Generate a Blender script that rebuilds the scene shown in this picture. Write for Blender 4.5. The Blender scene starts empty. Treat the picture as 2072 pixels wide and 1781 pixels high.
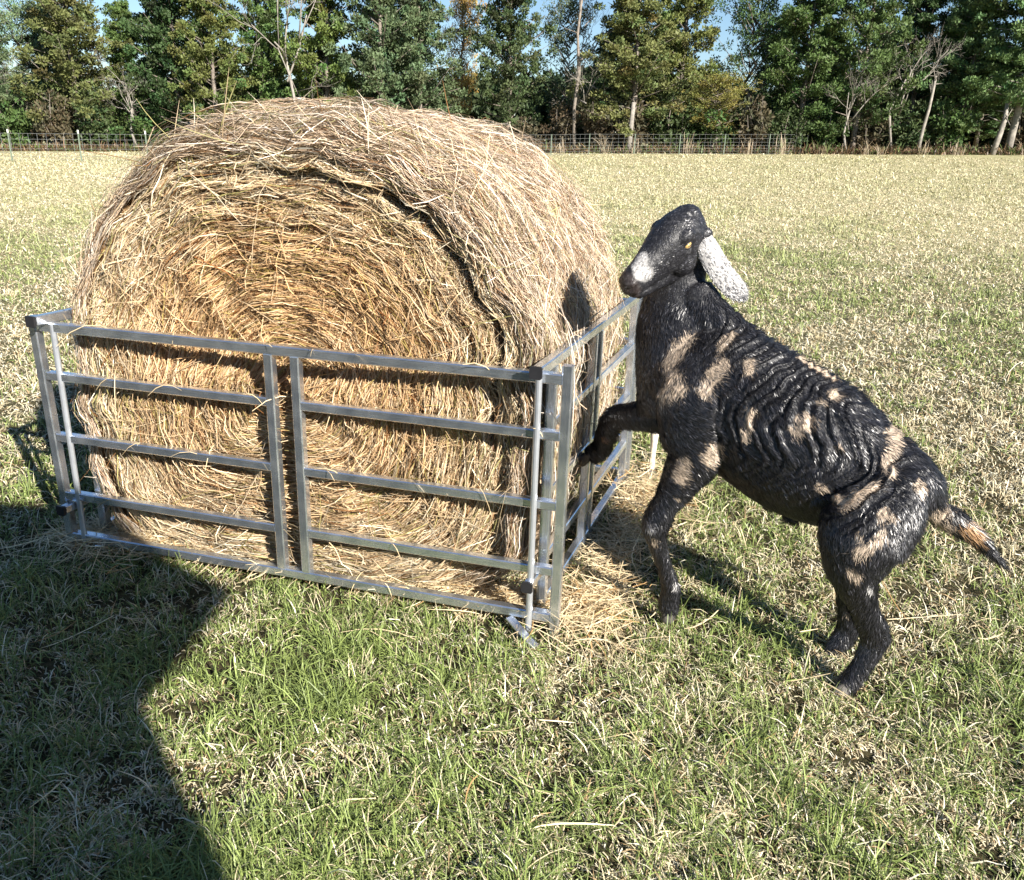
import bpy, math
import numpy as np
from mathutils import Vector, Matrix

# ------------------------------------------------------------------ camera, sky, sun, exposure
S = bpy.context.scene
COL = S.collection
CAM_H, FOC, PITCH, ROLL = 1.55, 1709.0, math.radians(19.575), math.radians(1.883)
FWD = np.array([0, math.cos(PITCH), -math.sin(PITCH)])
_rt = np.array([1.0, 0, 0]); _up = np.cross(_rt, FWD)
RT = math.cos(ROLL) * _rt + math.sin(ROLL) * _up
UP = -math.sin(ROLL) * _rt + math.cos(ROLL) * _up
EYE = np.array([0, 0, CAM_H])
cam_d = bpy.data.cameras.new('camera'); cam = bpy.data.objects.new('camera', cam_d); COL.objects.link(cam)
cam_d.sensor_width = 36; cam_d.lens = 36 * FOC / 2072; cam_d.clip_end = 2000; cam_d.clip_start = 0.05
m = Matrix.Identity(4)
for i in range(3):
    m[i][0], m[i][1], m[i][2] = RT[i], UP[i], -FWD[i]
m[2][3] = CAM_H
cam.matrix_world = m
S.camera = cam

SUN_EL = math.radians(28.3)
SDIR = np.array([0.595, -0.804, 0.0])              # horizontal direction towards the sun
SUN_ROT = math.atan2(SDIR[0], SDIR[1])
w = bpy.data.worlds.new('World'); S.world = w; w.use_nodes = True
nt = w.node_tree; bg = nt.nodes['Background']
sky = nt.nodes.new('ShaderNodeTexSky'); sky.sky_type = 'NISHITA'; sky.sun_disc = False
sky.sun_elevation = SUN_EL; sky.sun_rotation = SUN_ROT; sky.air_density = 1.0; sky.dust_density = 0.0; sky.ozone_density = 4.0
nt.links.new(sky.outputs[0], bg.inputs[0]); bg.inputs[1].default_value = 0.055
sl = bpy.data.lights.new('sun', 'SUN'); so = bpy.data.objects.new('sun', sl); COL.objects.link(so)
sl.energy = 5.0; sl.angle = math.radians(0.5); sl.color = (1.0, 0.94, 0.86)
sv = Vector((SDIR[0] * math.cos(SUN_EL), SDIR[1] * math.cos(SUN_EL), math.sin(SUN_EL)))
so.rotation_euler = sv.to_track_quat('Z', 'Y').to_euler()
S.view_settings.view_transform = 'Standard'; S.view_settings.look = 'None'; S.view_settings.gamma = 1
S.view_settings.exposure = 1.27
S.cycles.max_bounces = 6; S.cycles.diffuse_bounces = 3; S.cycles.glossy_bounces = 3
S.cycles.transparent_max_bounces = 4; S.cycles.caustics_reflective = False

rng = np.random.default_rng(7)
TAN_EL = math.tan(SUN_EL)

# ------------------------------------------------------------------ helpers
def at(x, y, Y):
    """point seen at (x, y) of the 2072-wide photograph, at world depth Y"""
    d = FWD + RT * (x - 1036) / FOC + UP * (890.5 - y) / FOC
    return EYE + d * (Y / d[1])

def proj(P):
    d = np.asarray(P) - EYE; z = d @ FWD
    return np.stack([1036 + FOC * (d @ RT) / z, 890.5 - FOC * (d @ UP) / z], -1)

def pxm(P):                                          # metres per photograph pixel at P
    return float((np.asarray(P) - EYE) @ FWD) / FOC

def sstep(a, b, x):
    t = np.clip((np.asarray(x, float) - a) / (b - a), 0, 1); return t * t * (3 - 2 * t)

_G = np.random.default_rng(3).random((256, 256))
def noise2(x, y):
    x = np.asarray(x, float); y = np.asarray(y, float)
    xi = np.floor(x).astype(int); yi = np.floor(y).astype(int); fx = x - xi; fy = y - yi
    fx = fx * fx * (3 - 2 * fx); fy = fy * fy * (3 - 2 * fy)
    g = lambda a, b: _G[a & 255, b & 255]
    return (g(xi, yi) * (1 - fx) + g(xi + 1, yi) * fx) * (1 - fy) + (g(xi, yi + 1) * (1 - fx) + g(xi + 1, yi + 1) * fx) * fy
def fbm2(x, y):
    return 0.5 * noise2(x, y) + 0.3 * noise2(2.1 * x + 7, 2.1 * y + 3) + 0.2 * noise2(4.3 * x + 1, 4.3 * y + 9)
def noise3(p):
    x, y, z = p[..., 0], p[..., 1], p[..., 2]
    return (noise2(x + 0.7 * z, y - 0.4 * z) + noise2(y + 0.8 * x + 31, z - 0.3 * x + 17) + noise2(z + 0.5 * y + 91, x + 53 + 0.3 * z)) / 3

def ground_z(x, y):
    x = np.asarray(x, float); y = np.asarray(y, float)
    s = np.clip((y - 7) / 39.0, 0, 1.15)
    s = np.where(y < 7, 0, s * s * 0.35 + s * 0.65)
    far = s * (0.87 + 0.0266 * np.clip(x, -35, 35))
    bump = (fbm2(x * 0.6 + 20, y * 0.6) - 0.5) * 0.03 * sstep(4.5, 8, np.hypot(x, y))
    return far + bump

def tag(o, label=None, cat=None, group=None, kind=None):
    if label: o['label'] = label
    if cat: o['category'] = cat
    if group: o['group'] = group
    if kind: o['kind'] = kind
    return o

def empty(name, loc=(0, 0, 0), rz=0.0):
    o = bpy.data.objects.new(name, None); COL.objects.link(o); o.location = loc; o.rotation_euler = (0, 0, rz)
    o.empty_display_size = 0.2
    return o

def mesh_obj(name, V, F, mat, parent=None, col=None, smooth=False, uv=None):
    """V (n,3); F (m,k) one array or list of arrays of the same face size"""
    me = bpy.data.meshes.new(name)
    Fs = F if isinstance(F, list) else [F]
    Fs = [np.asarray(f, np.int32) for f in Fs if len(f)]
    V = np.asarray(V, np.float32)
    me.vertices.add(len(V)); me.vertices.foreach_set('co', V.ravel())
    tot = np.concatenate([np.full(len(f), f.shape[1], np.int32) for f in Fs])
    idx = np.concatenate([f.ravel() for f in Fs])
    me.loops.add(len(idx)); me.loops.foreach_set('vertex_index', idx)
    st = np.concatenate([[0], np.cumsum(tot)[:-1]]).astype(np.int32)
    me.polygons.add(len(tot)); me.polygons.foreach_set('loop_start', st)
    try: me.polygons.foreach_set('loop_total', tot)
    except Exception: pass
    me.polygons.foreach_set('use_smooth', np.full(len(tot), bool(smooth)))
    me.update(calc_edges=True); me.validate()
    if col is not None:
        a = me.color_attributes.new('Col', 'FLOAT_COLOR', 'POINT')
        c = np.ones((len(V), 4), np.float32); c[:, :3] = col
        a.data.foreach_set('color', c.ravel())
    if mat: me.materials.append(mat)
    o = bpy.data.objects.new(name, me); COL.objects.link(o)
    if parent: o.parent = parent
    return o

class MB:
    """collects simple solids into one mesh"""
    def __init__(s): s.V = []; s.Q = []; s.T = []; s.n = 0
    def add(s, V, Q=(), T=()):
        V = np.asarray(V, float)
        s.V.append(V)
        if len(Q): s.Q.append(np.asarray(Q) + s.n)
        if len(T): s.T.append(np.asarray(T) + s.n)
        s.n += len(V)
    def bar(s, a, b, wu, wv, up=(0, 0, 1), ch=0.12):
        """rectangular tube a-b with chamfered edges; wu across, wv along up"""
        a = np.array(a, float); b = np.array(b, float); t = b - a; t /= np.linalg.norm(t)
        up = np.array(up, float)
        u = np.cross(t, up); u /= np.linalg.norm(u); v = np.cross(u, t)
        c = min(wu, wv) * ch; x, y = wu / 2, wv / 2
        P = [(x - c, -y), (x, -y + c), (x, y - c), (x - c, y), (-x + c, y), (-x, y - c), (-x, -y + c), (-x + c, -y)]
        V = [a + u * p + v * q for p, q in P] + [b + u * p + v * q for p, q in P] + [a - t * 0, b + t * 0]
        Q = [(i, (i + 1) % 8, 8 + (i + 1) % 8, 8 + i) for i in range(8)]
        T = [(16, (i + 1) % 8, i) for i in range(8)] + [(17, 8 + i, 8 + (i + 1) % 8) for i in range(8)]
        s.add(V, Q, T)
    def tube(s, pts, rad, n=8):
        pts = [np.array(p, float) for p in pts]; k = len(pts)
        rad = np.broadcast_to(rad, (k,)); V = []
        ref = np.array([0.13, 0.21, 0.97])
        for i, p in enumerate(pts):
            t = pts[min(i + 1, k - 1)] - pts[max(i - 1, 0)]; t = t / (np.linalg.norm(t) + 1e-9)
            r0 = ref if abs(t @ ref) < 0.9 else np.array([1.0, 0.1, 0])
            u = np.cross(t, r0); u /= np.linalg.norm(u); v = np.cross(t, u)
            for j in range(n):
                a = 2 * math.pi * j / n; V.append(p + rad[i] * (math.cos(a) * u + math.sin(a) * v))
        V += [pts[0], pts[-1]]
        Q = [(i * n + j, i * n + (j + 1) % n, (i + 1) * n + (j + 1) % n, (i + 1) * n + j) for i in range(k - 1) for j in range(n)]
        T = [(k * n, (j + 1) % n, j) for j in range(n)] + [(k * n + 1, (k - 1) * n + j, (k - 1) * n + (j + 1) % n) for j in range(n)]
        s.add(V, Q, T)
    def build(s, name, mat, parent=None, smooth=False, col=None):
        V = np.concatenate(s.V); F = []
        if s.Q: F.append(np.concatenate(s.Q))
        if s.T: F.append(np.concatenate(s.T))
        return mesh_obj(name, V, F, mat, parent, col, smooth)

def strips(P, wd, hw, col):
    """ribbons: P (N,K,3) centre lines, wd (N,3) or (N,K,3) width direction, hw (N,K) half widths, col (N,3) or (N,K,3)"""
    N, K, _ = P.shape
    if wd.ndim == 2: wd = np.repeat(wd[:, None, :], K, 1)
    if col.ndim == 2: col = np.repeat(col[:, None, :], K, 1)
    L = P - wd * hw[..., None]; R = P + wd * hw[..., None]
    V = np.stack([L, R], 2).reshape(-1, 3)
    C = np.stack([col, col], 2).reshape(-1, 3)
    base = (np.arange(N) * K * 2)[:, None]; k = np.arange(K - 1)[None] * 2
    b = (base + k).ravel()
    Q = np.stack([b, b + 1, b + 3, b + 2], 1)
    return V, Q, C

def unit(v): return v / (np.linalg.norm(v, axis=-1, keepdims=True) + 1e-12)

# ------------------------------------------------------------------ materials
def new_mat(name, rough=0.8, spec=0.3):
    mt = bpy.data.materials.new(name); mt.use_nodes = True
    b = mt.node_tree.nodes['Principled BSDF']; b.inputs['Roughness'].default_value = rough
    b.inputs['Specular IOR Level'].default_value = spec
    return mt, mt.node_tree, b

def flat_mat(name, c, rough=0.8, spec=0.3, metal=0.0, nscale=30, amt=0.15, bump=0.0):
    mt, t, b = new_mat(name, rough, spec); b.inputs['Metallic'].default_value = metal
    tc = t.nodes.new('ShaderNodeTexCoord'); n = t.nodes.new('ShaderNodeTexNoise'); n.inputs['Scale'].default_value = nscale
    n.inputs['Detail'].default_value = 5; t.links.new(tc.outputs['Object'], n.inputs['Vector'])
    r = t.nodes.new('ShaderNodeValToRGB'); t.links.new(n.outputs['Fac'], r.inputs[0])
    r.color_ramp.elements[0].position = 0.3; r.color_ramp.elements[1].position = 0.7
    r.color_ramp.elements[0].color = (*[x * (1 - amt) for x in c], 1); r.color_ramp.elements[1].color = (*[min(1, x * (1 + amt)) for x in c], 1)
    t.links.new(r.outputs[0], b.inputs['Base Color'])
    if bump:
        bp = t.nodes.new('ShaderNodeBump'); bp.inputs['Strength'].default_value = bump; bp.inputs['Distance'].default_value = 0.01
        t.links.new(n.outputs['Fac'], bp.inputs['Height']); t.links.new(bp.outputs[0], b.inputs['Normal'])
    return mt

def vcol_mat(name, rough=0.7, spec=0.3, trans=0.0, objcol=False):
    mt, t, b = new_mat(name, rough, spec)
    a = t.nodes.new('ShaderNodeAttribute'); a.attribute_name = 'Col'
    src = a.outputs['Color']
    if objcol:
        oi = t.nodes.new('ShaderNodeObjectInfo'); mx = t.nodes.new('ShaderNodeMix'); mx.data_type = 'RGBA'; mx.blend_type = 'MULTIPLY'
        mx.inputs[0].default_value = 1; t.links.new(src, mx.inputs[6]); t.links.new(oi.outputs['Color'], mx.inputs[7]); src = mx.outputs[2]
    t.links.new(src, b.inputs['Base Color'])
    if trans:
        tr = t.nodes.new('ShaderNodeBsdfTranslucent'); t.links.new(src, tr.inputs['Color'])
        ms = t.nodes.new('ShaderNodeMixShader'); ms.inputs[0].default_value = trans
        t.links.new(b.outputs[0], ms.inputs[1]); t.links.new(tr.outputs[0], ms.inputs[2])
        t.links.new(ms.outputs[0], t.nodes['Material Output'].inputs['Surface'])
    return mt

M_grass = vcol_mat('grass_blade', 0.5, 0.4, 0.08)
M_hay = vcol_mat('hay_strand', 0.55, 0.35, 0.08)
M_leaf = vcol_mat('foliage', 0.6, 0.3, 0.18, objcol=True)
M_coat = vcol_mat('animal_coat', 0.42, 0.3)
_t = M_coat.node_tree; _tc = _t.nodes.new('ShaderNodeTexCoord'); _n = _t.nodes.new('ShaderNodeTexNoise'); _n.inputs['Scale'].default_value = 210; _n.inputs['Detail'].default_value = 3
_mp = _t.nodes.new('ShaderNodeMapping'); _mp.inputs['Scale'].default_value = (1, 1, .45); _t.links.new(_tc.outputs['Object'], _mp.inputs[0]); _t.links.new(_mp.outputs[0], _n.inputs['Vector'])
_b = _t.nodes.new('ShaderNodeBump'); _b.inputs['Strength'].default_value = .5; _b.inputs['Distance'].default_value = .004
_t.links.new(_n.outputs['Fac'], _b.inputs['Height']); _t.links.new(_b.outputs[0], _t.nodes['Principled BSDF'].inputs['Normal'])
M_hair = vcol_mat('animal_hair', 0.33, 0.6)
M_bark = flat_mat('bark', (0.2, 0.17, 0.14), 0.9, nscale=8, amt=0.4, bump=0.6)
M_palebark = flat_mat('pale_bark', (0.27, 0.245, 0.21), 0.9, nscale=6, amt=0.35, bump=0.5)
M_haycore = flat_mat('hay_core', (0.16, 0.09, 0.035), 0.95, nscale=45, amt=0.6, bump=1.0)  # dark tone paints the shade in the gaps between strands
M_black = flat_mat('black_plastic', (0.02, 0.02, 0.022), 0.4)
M_hoof = flat_mat('hoof_horn', (0.12, 0.11, 0.1), 0.6, nscale=60, amt=0.4)
M_wire = flat_mat('fence_wire', (0.45, 0.46, 0.46), 0.45, metal=0.7)
M_tpost = flat_mat('steel_post', (0.16, 0.2, 0.15), 0.7, amt=0.3)
M_tposttop = flat_mat('white_post_paint', (0.75, 0.75, 0.72), 0.6)
M_caster = flat_mat('caster_boards', (0.3, 0.07, 0.05), 0.8, nscale=5, amt=0.3)
M_tin = flat_mat('caster_tin', (0.5, 0.5, 0.5), 0.45, metal=0.6, nscale=3)

def metal_mat():
    mt, t, b = new_mat('mill_aluminium', 0.35, 0.5); b.inputs['Metallic'].default_value = 0.93
    tc = t.nodes.new('ShaderNodeTexCoord'); mp = t.nodes.new('ShaderNodeMapping'); mp.inputs['Scale'].default_value = (3, 60, 60)
    n = t.nodes.new('ShaderNodeTexNoise'); n.inputs['Scale'].default_value = 6; n.inputs['Detail'].default_value = 6
    t.links.new(tc.outputs['Object'], mp.inputs[0]); t.links.new(mp.outputs[0], n.inputs['Vector'])
    n2 = t.nodes.new('ShaderNodeTexNoise'); n2.inputs['Scale'].default_value = 14; n2.inputs['Detail'].default_value = 4
    t.links.new(tc.outputs['Object'], n2.inputs['Vector'])
    ad = t.nodes.new('ShaderNodeMath'); ad.operation = 'ADD'; t.links.new(n.outputs['Fac'], ad.inputs[0]); t.links.new(n2.outputs['Fac'], ad.inputs[1])
    r = t.nodes.new('ShaderNodeValToRGB'); dv = t.nodes.new('ShaderNodeMath'); dv.operation = 'MULTIPLY'; dv.inputs[1].default_value = 0.5
    t.links.new(ad.outputs[0], dv.inputs[0]); t.links.new(dv.outputs[0], r.inputs[0])
    r.color_ramp.elements[0].position = 0.36; r.color_ramp.elements[0].color = (0.56, 0.63, 0.72, 1)
    r.color_ramp.elements[1].position = 0.62; r.color_ramp.elements[1].color = (0.93, 0.96, 1.0, 1)
    t.links.new(r.outputs[0], b.inputs['Base Color'])
    r2 = t.nodes.new('ShaderNodeMapRange'); r2.inputs['To Min'].default_value = 0.12; r2.inputs['To Max'].default_value = 0.36
    t.links.new(n2.outputs['Fac'], r2.inputs[0]); t.links.new(r2.outputs[0], b.inputs['Roughness'])
    bp = t.nodes.new('ShaderNodeBump'); bp.inputs['Strength'].default_value = 0.25; bp.inputs['Distance'].default_value = 0.002
    t.links.new(n.outputs['Fac'], bp.inputs['Height']); t.links.new(bp.outputs[0], b.inputs['Normal'])
    return mt
M_metal = metal_mat()

M_rod = flat_mat('zinc_rod', (.62, .65, .69), .32, .5, metal=.7, amt=.1)
def ground_mat():
    mt, t, b = new_mat('pasture_soil', 0.95, 0.1)
    tc = t.nodes.new('ShaderNodeTexCoord')
    n = t.nodes.new('ShaderNodeTexNoise'); n.inputs['Scale'].default_value = 26; n.inputs['Detail'].default_value = 8; n.inputs['Roughness'].default_value = 0.7
    t.links.new(tc.outputs['Object'], n.inputs['Vector'])
    r = t.nodes.new('ShaderNodeValToRGB'); t.links.new(n.outputs['Fac'], r.inputs[0])
    r.color_ramp.elements[0].position = 0.35; r.color_ramp.elements[0].color = (0.016, 0.018, 0.009, 1)  # near ground coloured almost black as the shade between blades
    r.color_ramp.elements[1].position = 0.68; r.color_ramp.elements[1].color = (0.12, 0.10, 0.05, 1)
    n2 = t.nodes.new('ShaderNodeTexNoise'); n2.inputs['Scale'].default_value = 5; n2.inputs['Detail'].default_value = 8; n2.inputs['Roughness'].default_value = 0.75
    t.links.new(tc.outputs['Object'], n2.inputs['Vector'])
    r2 = t.nodes.new('ShaderNodeValToRGB'); t.links.new(n2.outputs['Fac'], r2.inputs[0])
    r2.color_ramp.elements[0].position = 0.35; r2.color_ramp.elements[0].color = (0.22, 0.22, 0.09, 1)
    r2.color_ramp.elements[1].position = 0.65; r2.color_ramp.elements[1].color = (0.55, 0.49, 0.30, 1)
    sx = t.nodes.new('ShaderNodeSeparateXYZ'); t.links.new(tc.outputs['Object'], sx.inputs[0])
    mr = t.nodes.new('ShaderNodeMapRange'); mr.inputs['From Min'].default_value = 4; mr.inputs['From Max'].default_value = 16
    t.links.new(sx.outputs['Y'], mr.inputs[0])
    mx = t.nodes.new('ShaderNodeMix'); mx.data_type = 'RGBA'; t.links.new(mr.outputs[0], mx.inputs[0])
    t.links.new(r.outputs[0], mx.inputs[6]); t.links.new(r2.outputs[0], mx.inputs[7])
    t.links.new(mx.outputs[2], b.inputs['Base Color'])
    bp = t.nodes.new('ShaderNodeBump'); bp.inputs['Strength'].default_value = 0.8; bp.inputs['Distance'].default_value = 0.03
    t.links.new(n.outputs['Fac'], bp.inputs['Height']); t.links.new(bp.outputs[0], b.inputs['Normal'])
    return mt

# ------------------------------------------------------------------ ground
def make_ground():
    xs = np.concatenate([np.linspace(-600, -60, 10), np.linspace(-50, 50, 101), np.linspace(60, 600, 10)])
    ys = np.concatenate([np.linspace(-400, -20, 8), np.linspace(-10, 70, 107), np.linspace(80, 700, 12)])
    X, Y = np.meshgrid(xs, ys, indexing='ij')
    V = np.stack([X, Y, ground_z(X, Y)], -1).reshape(-1, 3)
    n, k = len(xs), len(ys)
    i, j = np.meshgrid(np.arange(n - 1), np.arange(k - 1), indexing='ij'); b = (i * k + j).ravel()
    F = np.stack([b, b + k, b + k + 1, b + 1], 1)
    o = mesh_obj('ground', V, F, ground_mat(), smooth=True); tag(o, kind='structure')
make_ground()

C_GREEN = np.array([0.20, 0.235, 0.085]); C_BRIGHT = np.array([0.34, 0.44, 0.11]); C_DARKG = np.array([0.06, 0.11, 0.025])
C_STRAW = np.array([0.68, 0.59, 0.38]); C_PALE = np.array([0.85, 0.79, 0.6]); C_BROWN = np.array([0.36, 0.25, 0.13])

def make_grass():
    N = 900000
    r = np.exp(rng.uniform(math.log(0.8), math.log(50), N))
    th = rng.uniform(-0.86, 0.86, N)
    x = r * np.sin(th); y = r * np.cos(th)
    pit = noise2(x * 34 + 3, y * 34 + 8) * .5 + noise2(x * 15, y * 15 + 50) * .5
    keep = (y < 47) & ((pit > .46) | (rng.random(N) < .25 + .78 * sstep(3, 9, r)))
    x, y, r, pit = x[keep], y[keep], r[keep], pit[keep]; N = len(x)
    z = ground_z(x, y)
    patch = fbm2(x * 1.1 + 5, y * 1.1)                          # clumpy green patches
    fine = fbm2(x * 6, y * 6 + 40)
    green = 0.66 - 0.27 * sstep(1.8, 4.2, y) - 0.14 * sstep(4, 14, y) + 1.3 * (patch - 0.5) + 0.9 * (fine - 0.5) + 1.0 * (fbm2(x * .3 + 9, y * .3 + 2) - .5)
    green -= 0.25 * sstep(0.3, 1.6, x) * sstep(1.5, 2.6, y) * (y < 8)
    isg = rng.random(N) < green
    u = rng.random(N)[:, None]; v = rng.random(N)[:, None] ** 0.8
    cg = C_DARKG * (1 - v) + C_BRIGHT * v; cg = cg * 0.55 + C_GREEN * 0.45
    cs = np.where(u < 0.62, C_STRAW * (0.7 + 0.4 * v), np.where(u < 0.85, C_PALE * (0.85 + .15 * v), C_BROWN * (0.7 + 0.6 * v)))
    c = np.where(isg[:, None], cg, cs)
    # a far blade stands for a clump: warmer, paler
    f = (0.6 * sstep(5, 25, r))[:, None]; c = c * (1 - f) + C_STRAW * f * (0.55 + 0.7 * rng.random(N)[:, None])
    sc = np.clip(r / 3.0, 1, None)
    hgt = rng.gamma(4, 0.0085, N) + 0.013; hgt *= np.where(isg, 1.0, 0.85) * (0.7 + 0.6 * patch) * (0.35 + 1.3 * fine) * (.65 + .7 * sstep(.4, .7, pit))
    hgt *= 1 + 0.22 * np.log(sc)
    wid = (0.0012 + 0.0010 * rng.random(N)) * sc ** 0.9 * 0.95
    ang = rng.uniform(0, 2 * math.pi, N); lean = np.abs(rng.normal(0.9, 0.45, N)); lean = np.where(isg, lean, lean + 0.35)
    lean = np.clip(lean, 0, 1.5)
    dh = np.stack([np.cos(ang), np.sin(ang), np.zeros(N)], 1)
    root = np.stack([x, y, z], 1)
    K = 4
    t = np.linspace(0, 1, K)[None, :, None]
    l1 = lean[:, None, None] * (0.35 + 0.9 * t)
    P = root[:, None, :] + hgt[:, None, None] * t * (np.sin(l1) * dh[:, None, :] + np.cos(l1) * np.array([0, 0, 1.0]))
    wd = unit(np.cross(dh, [0, 0, 1.0]) + 0.5 * dh * rng.normal(0, 1, (N, 1)) + np.array([0, 0, 0.4]) * rng.normal(0, 1, (N, 1)))
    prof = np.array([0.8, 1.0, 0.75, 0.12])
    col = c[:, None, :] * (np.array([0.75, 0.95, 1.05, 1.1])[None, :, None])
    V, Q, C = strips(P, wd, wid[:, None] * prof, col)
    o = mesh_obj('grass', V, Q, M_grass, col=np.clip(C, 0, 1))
    tag(o, 'short pasture grass, green and straw coloured, over the whole field', 'grass', kind='stuff')
make_grass()

def make_tufts():
    """taller seed-head clumps of grass that give the near turf its uneven look"""
    V_, Q_, C_ = [], [], []; n = 0
    T = 600
    r = np.exp(rng.uniform(math.log(1.1), math.log(12), T)); th = rng.uniform(-0.8, 0.8, T)
    cx, cy = r * np.sin(th), r * np.cos(th)
    k = 26; N = T * k
    sp = 0.03
    x = np.repeat(cx, k) + rng.normal(0, sp, N); y = np.repeat(cy, k) + rng.normal(0, sp, N)
    green = np.repeat(rng.random(T) < np.where(cy < 2.6, .75, .4), k)
    v = rng.random((N, 1))
    c = np.where(green[:, None], C_GREEN * (0.7 + 0.9 * v), C_STRAW * (0.75 + 0.45 * v))
    h = rng.uniform(0.04, 0.095, N); ang = rng.uniform(0, 6.28, N); lean = rng.uniform(0.2, 1.2, N)
    dh = np.stack([np.cos(ang), np.sin(ang), 0 * ang], 1); K = 5; t = np.linspace(0, 1, K)[None, :, None]
    l1 = lean[:, None, None] * (0.3 + 1.0 * t)
    P = np.stack([x, y, ground_z(x, y)], 1)[:, None] + h[:, None, None] * t * (np.sin(l1) * dh[:, None] + np.cos(l1) * np.array([0, 0, 1.0]))
    wd = unit(np.cross(dh, [0, 0, 1.0]) + 0.3 * rng.normal(0, 1, (N, 3)))
    sc = np.repeat(np.clip(r / 2.6, 1, None), k)
    V, Q, C = strips(P, wd, (0.0013 * sc)[:, None] * np.array([.8, 1, .9, .6, .1]), c)
    o = mesh_obj('grass_tufts', V, Q, M_grass, col=np.clip(C, 0, 1))
    tag(o, 'longer tufts of green and dry grass standing out of the turf', 'grass', kind='stuff')
make_tufts()

# ------------------------------------------------------------------ trees
def leaf_cloud(cent, rad, per, size, droop, col, jit, r_):
    """clumps of leaf-sized faces: cent (M,3), rad (M,), per leaves per clump"""
    M = len(cent); N = M * per
    d = unit(r_.normal(0, 1, (N, 3))); rr = r_.random(N) ** 0.45
    c0 = np.repeat(cent, per, 0); R0 = np.repeat(rad, per)
    off = d * (rr * R0)[:, None]; off[:, 2] *= 0.62
    p = c0 + off
    ax = unit(d * 0.9 + r_.normal(0, 0.6, (N, 3)) + np.array([0, 0, droop]))
    wd = unit(np.cross(ax, r_.normal(0, 1, (N, 3))))
    L = size * (0.6 + 0.8 * r_.random(N)); W = L * 0.28
    P = np.stack([p, p + ax * (L * 0.55)[:, None], p + ax * L[:, None]], 1)
    cl = np.repeat(1 + jit * r_.normal(0, 1, (M, 1)), per, 0) * (0.75 + 0.5 * r_.random((N, 1)))
    c = np.clip(col * cl, 0, 1)
    hue = np.repeat(r_.normal(0, 0.12, (M, 1)), per, 0); c[:, 0:1] *= 1 + hue; c = np.clip(c, 0, 1)
    return strips(P, wd, np.stack([W * 0.5, W, W * 0.15], 1), c)

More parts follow.
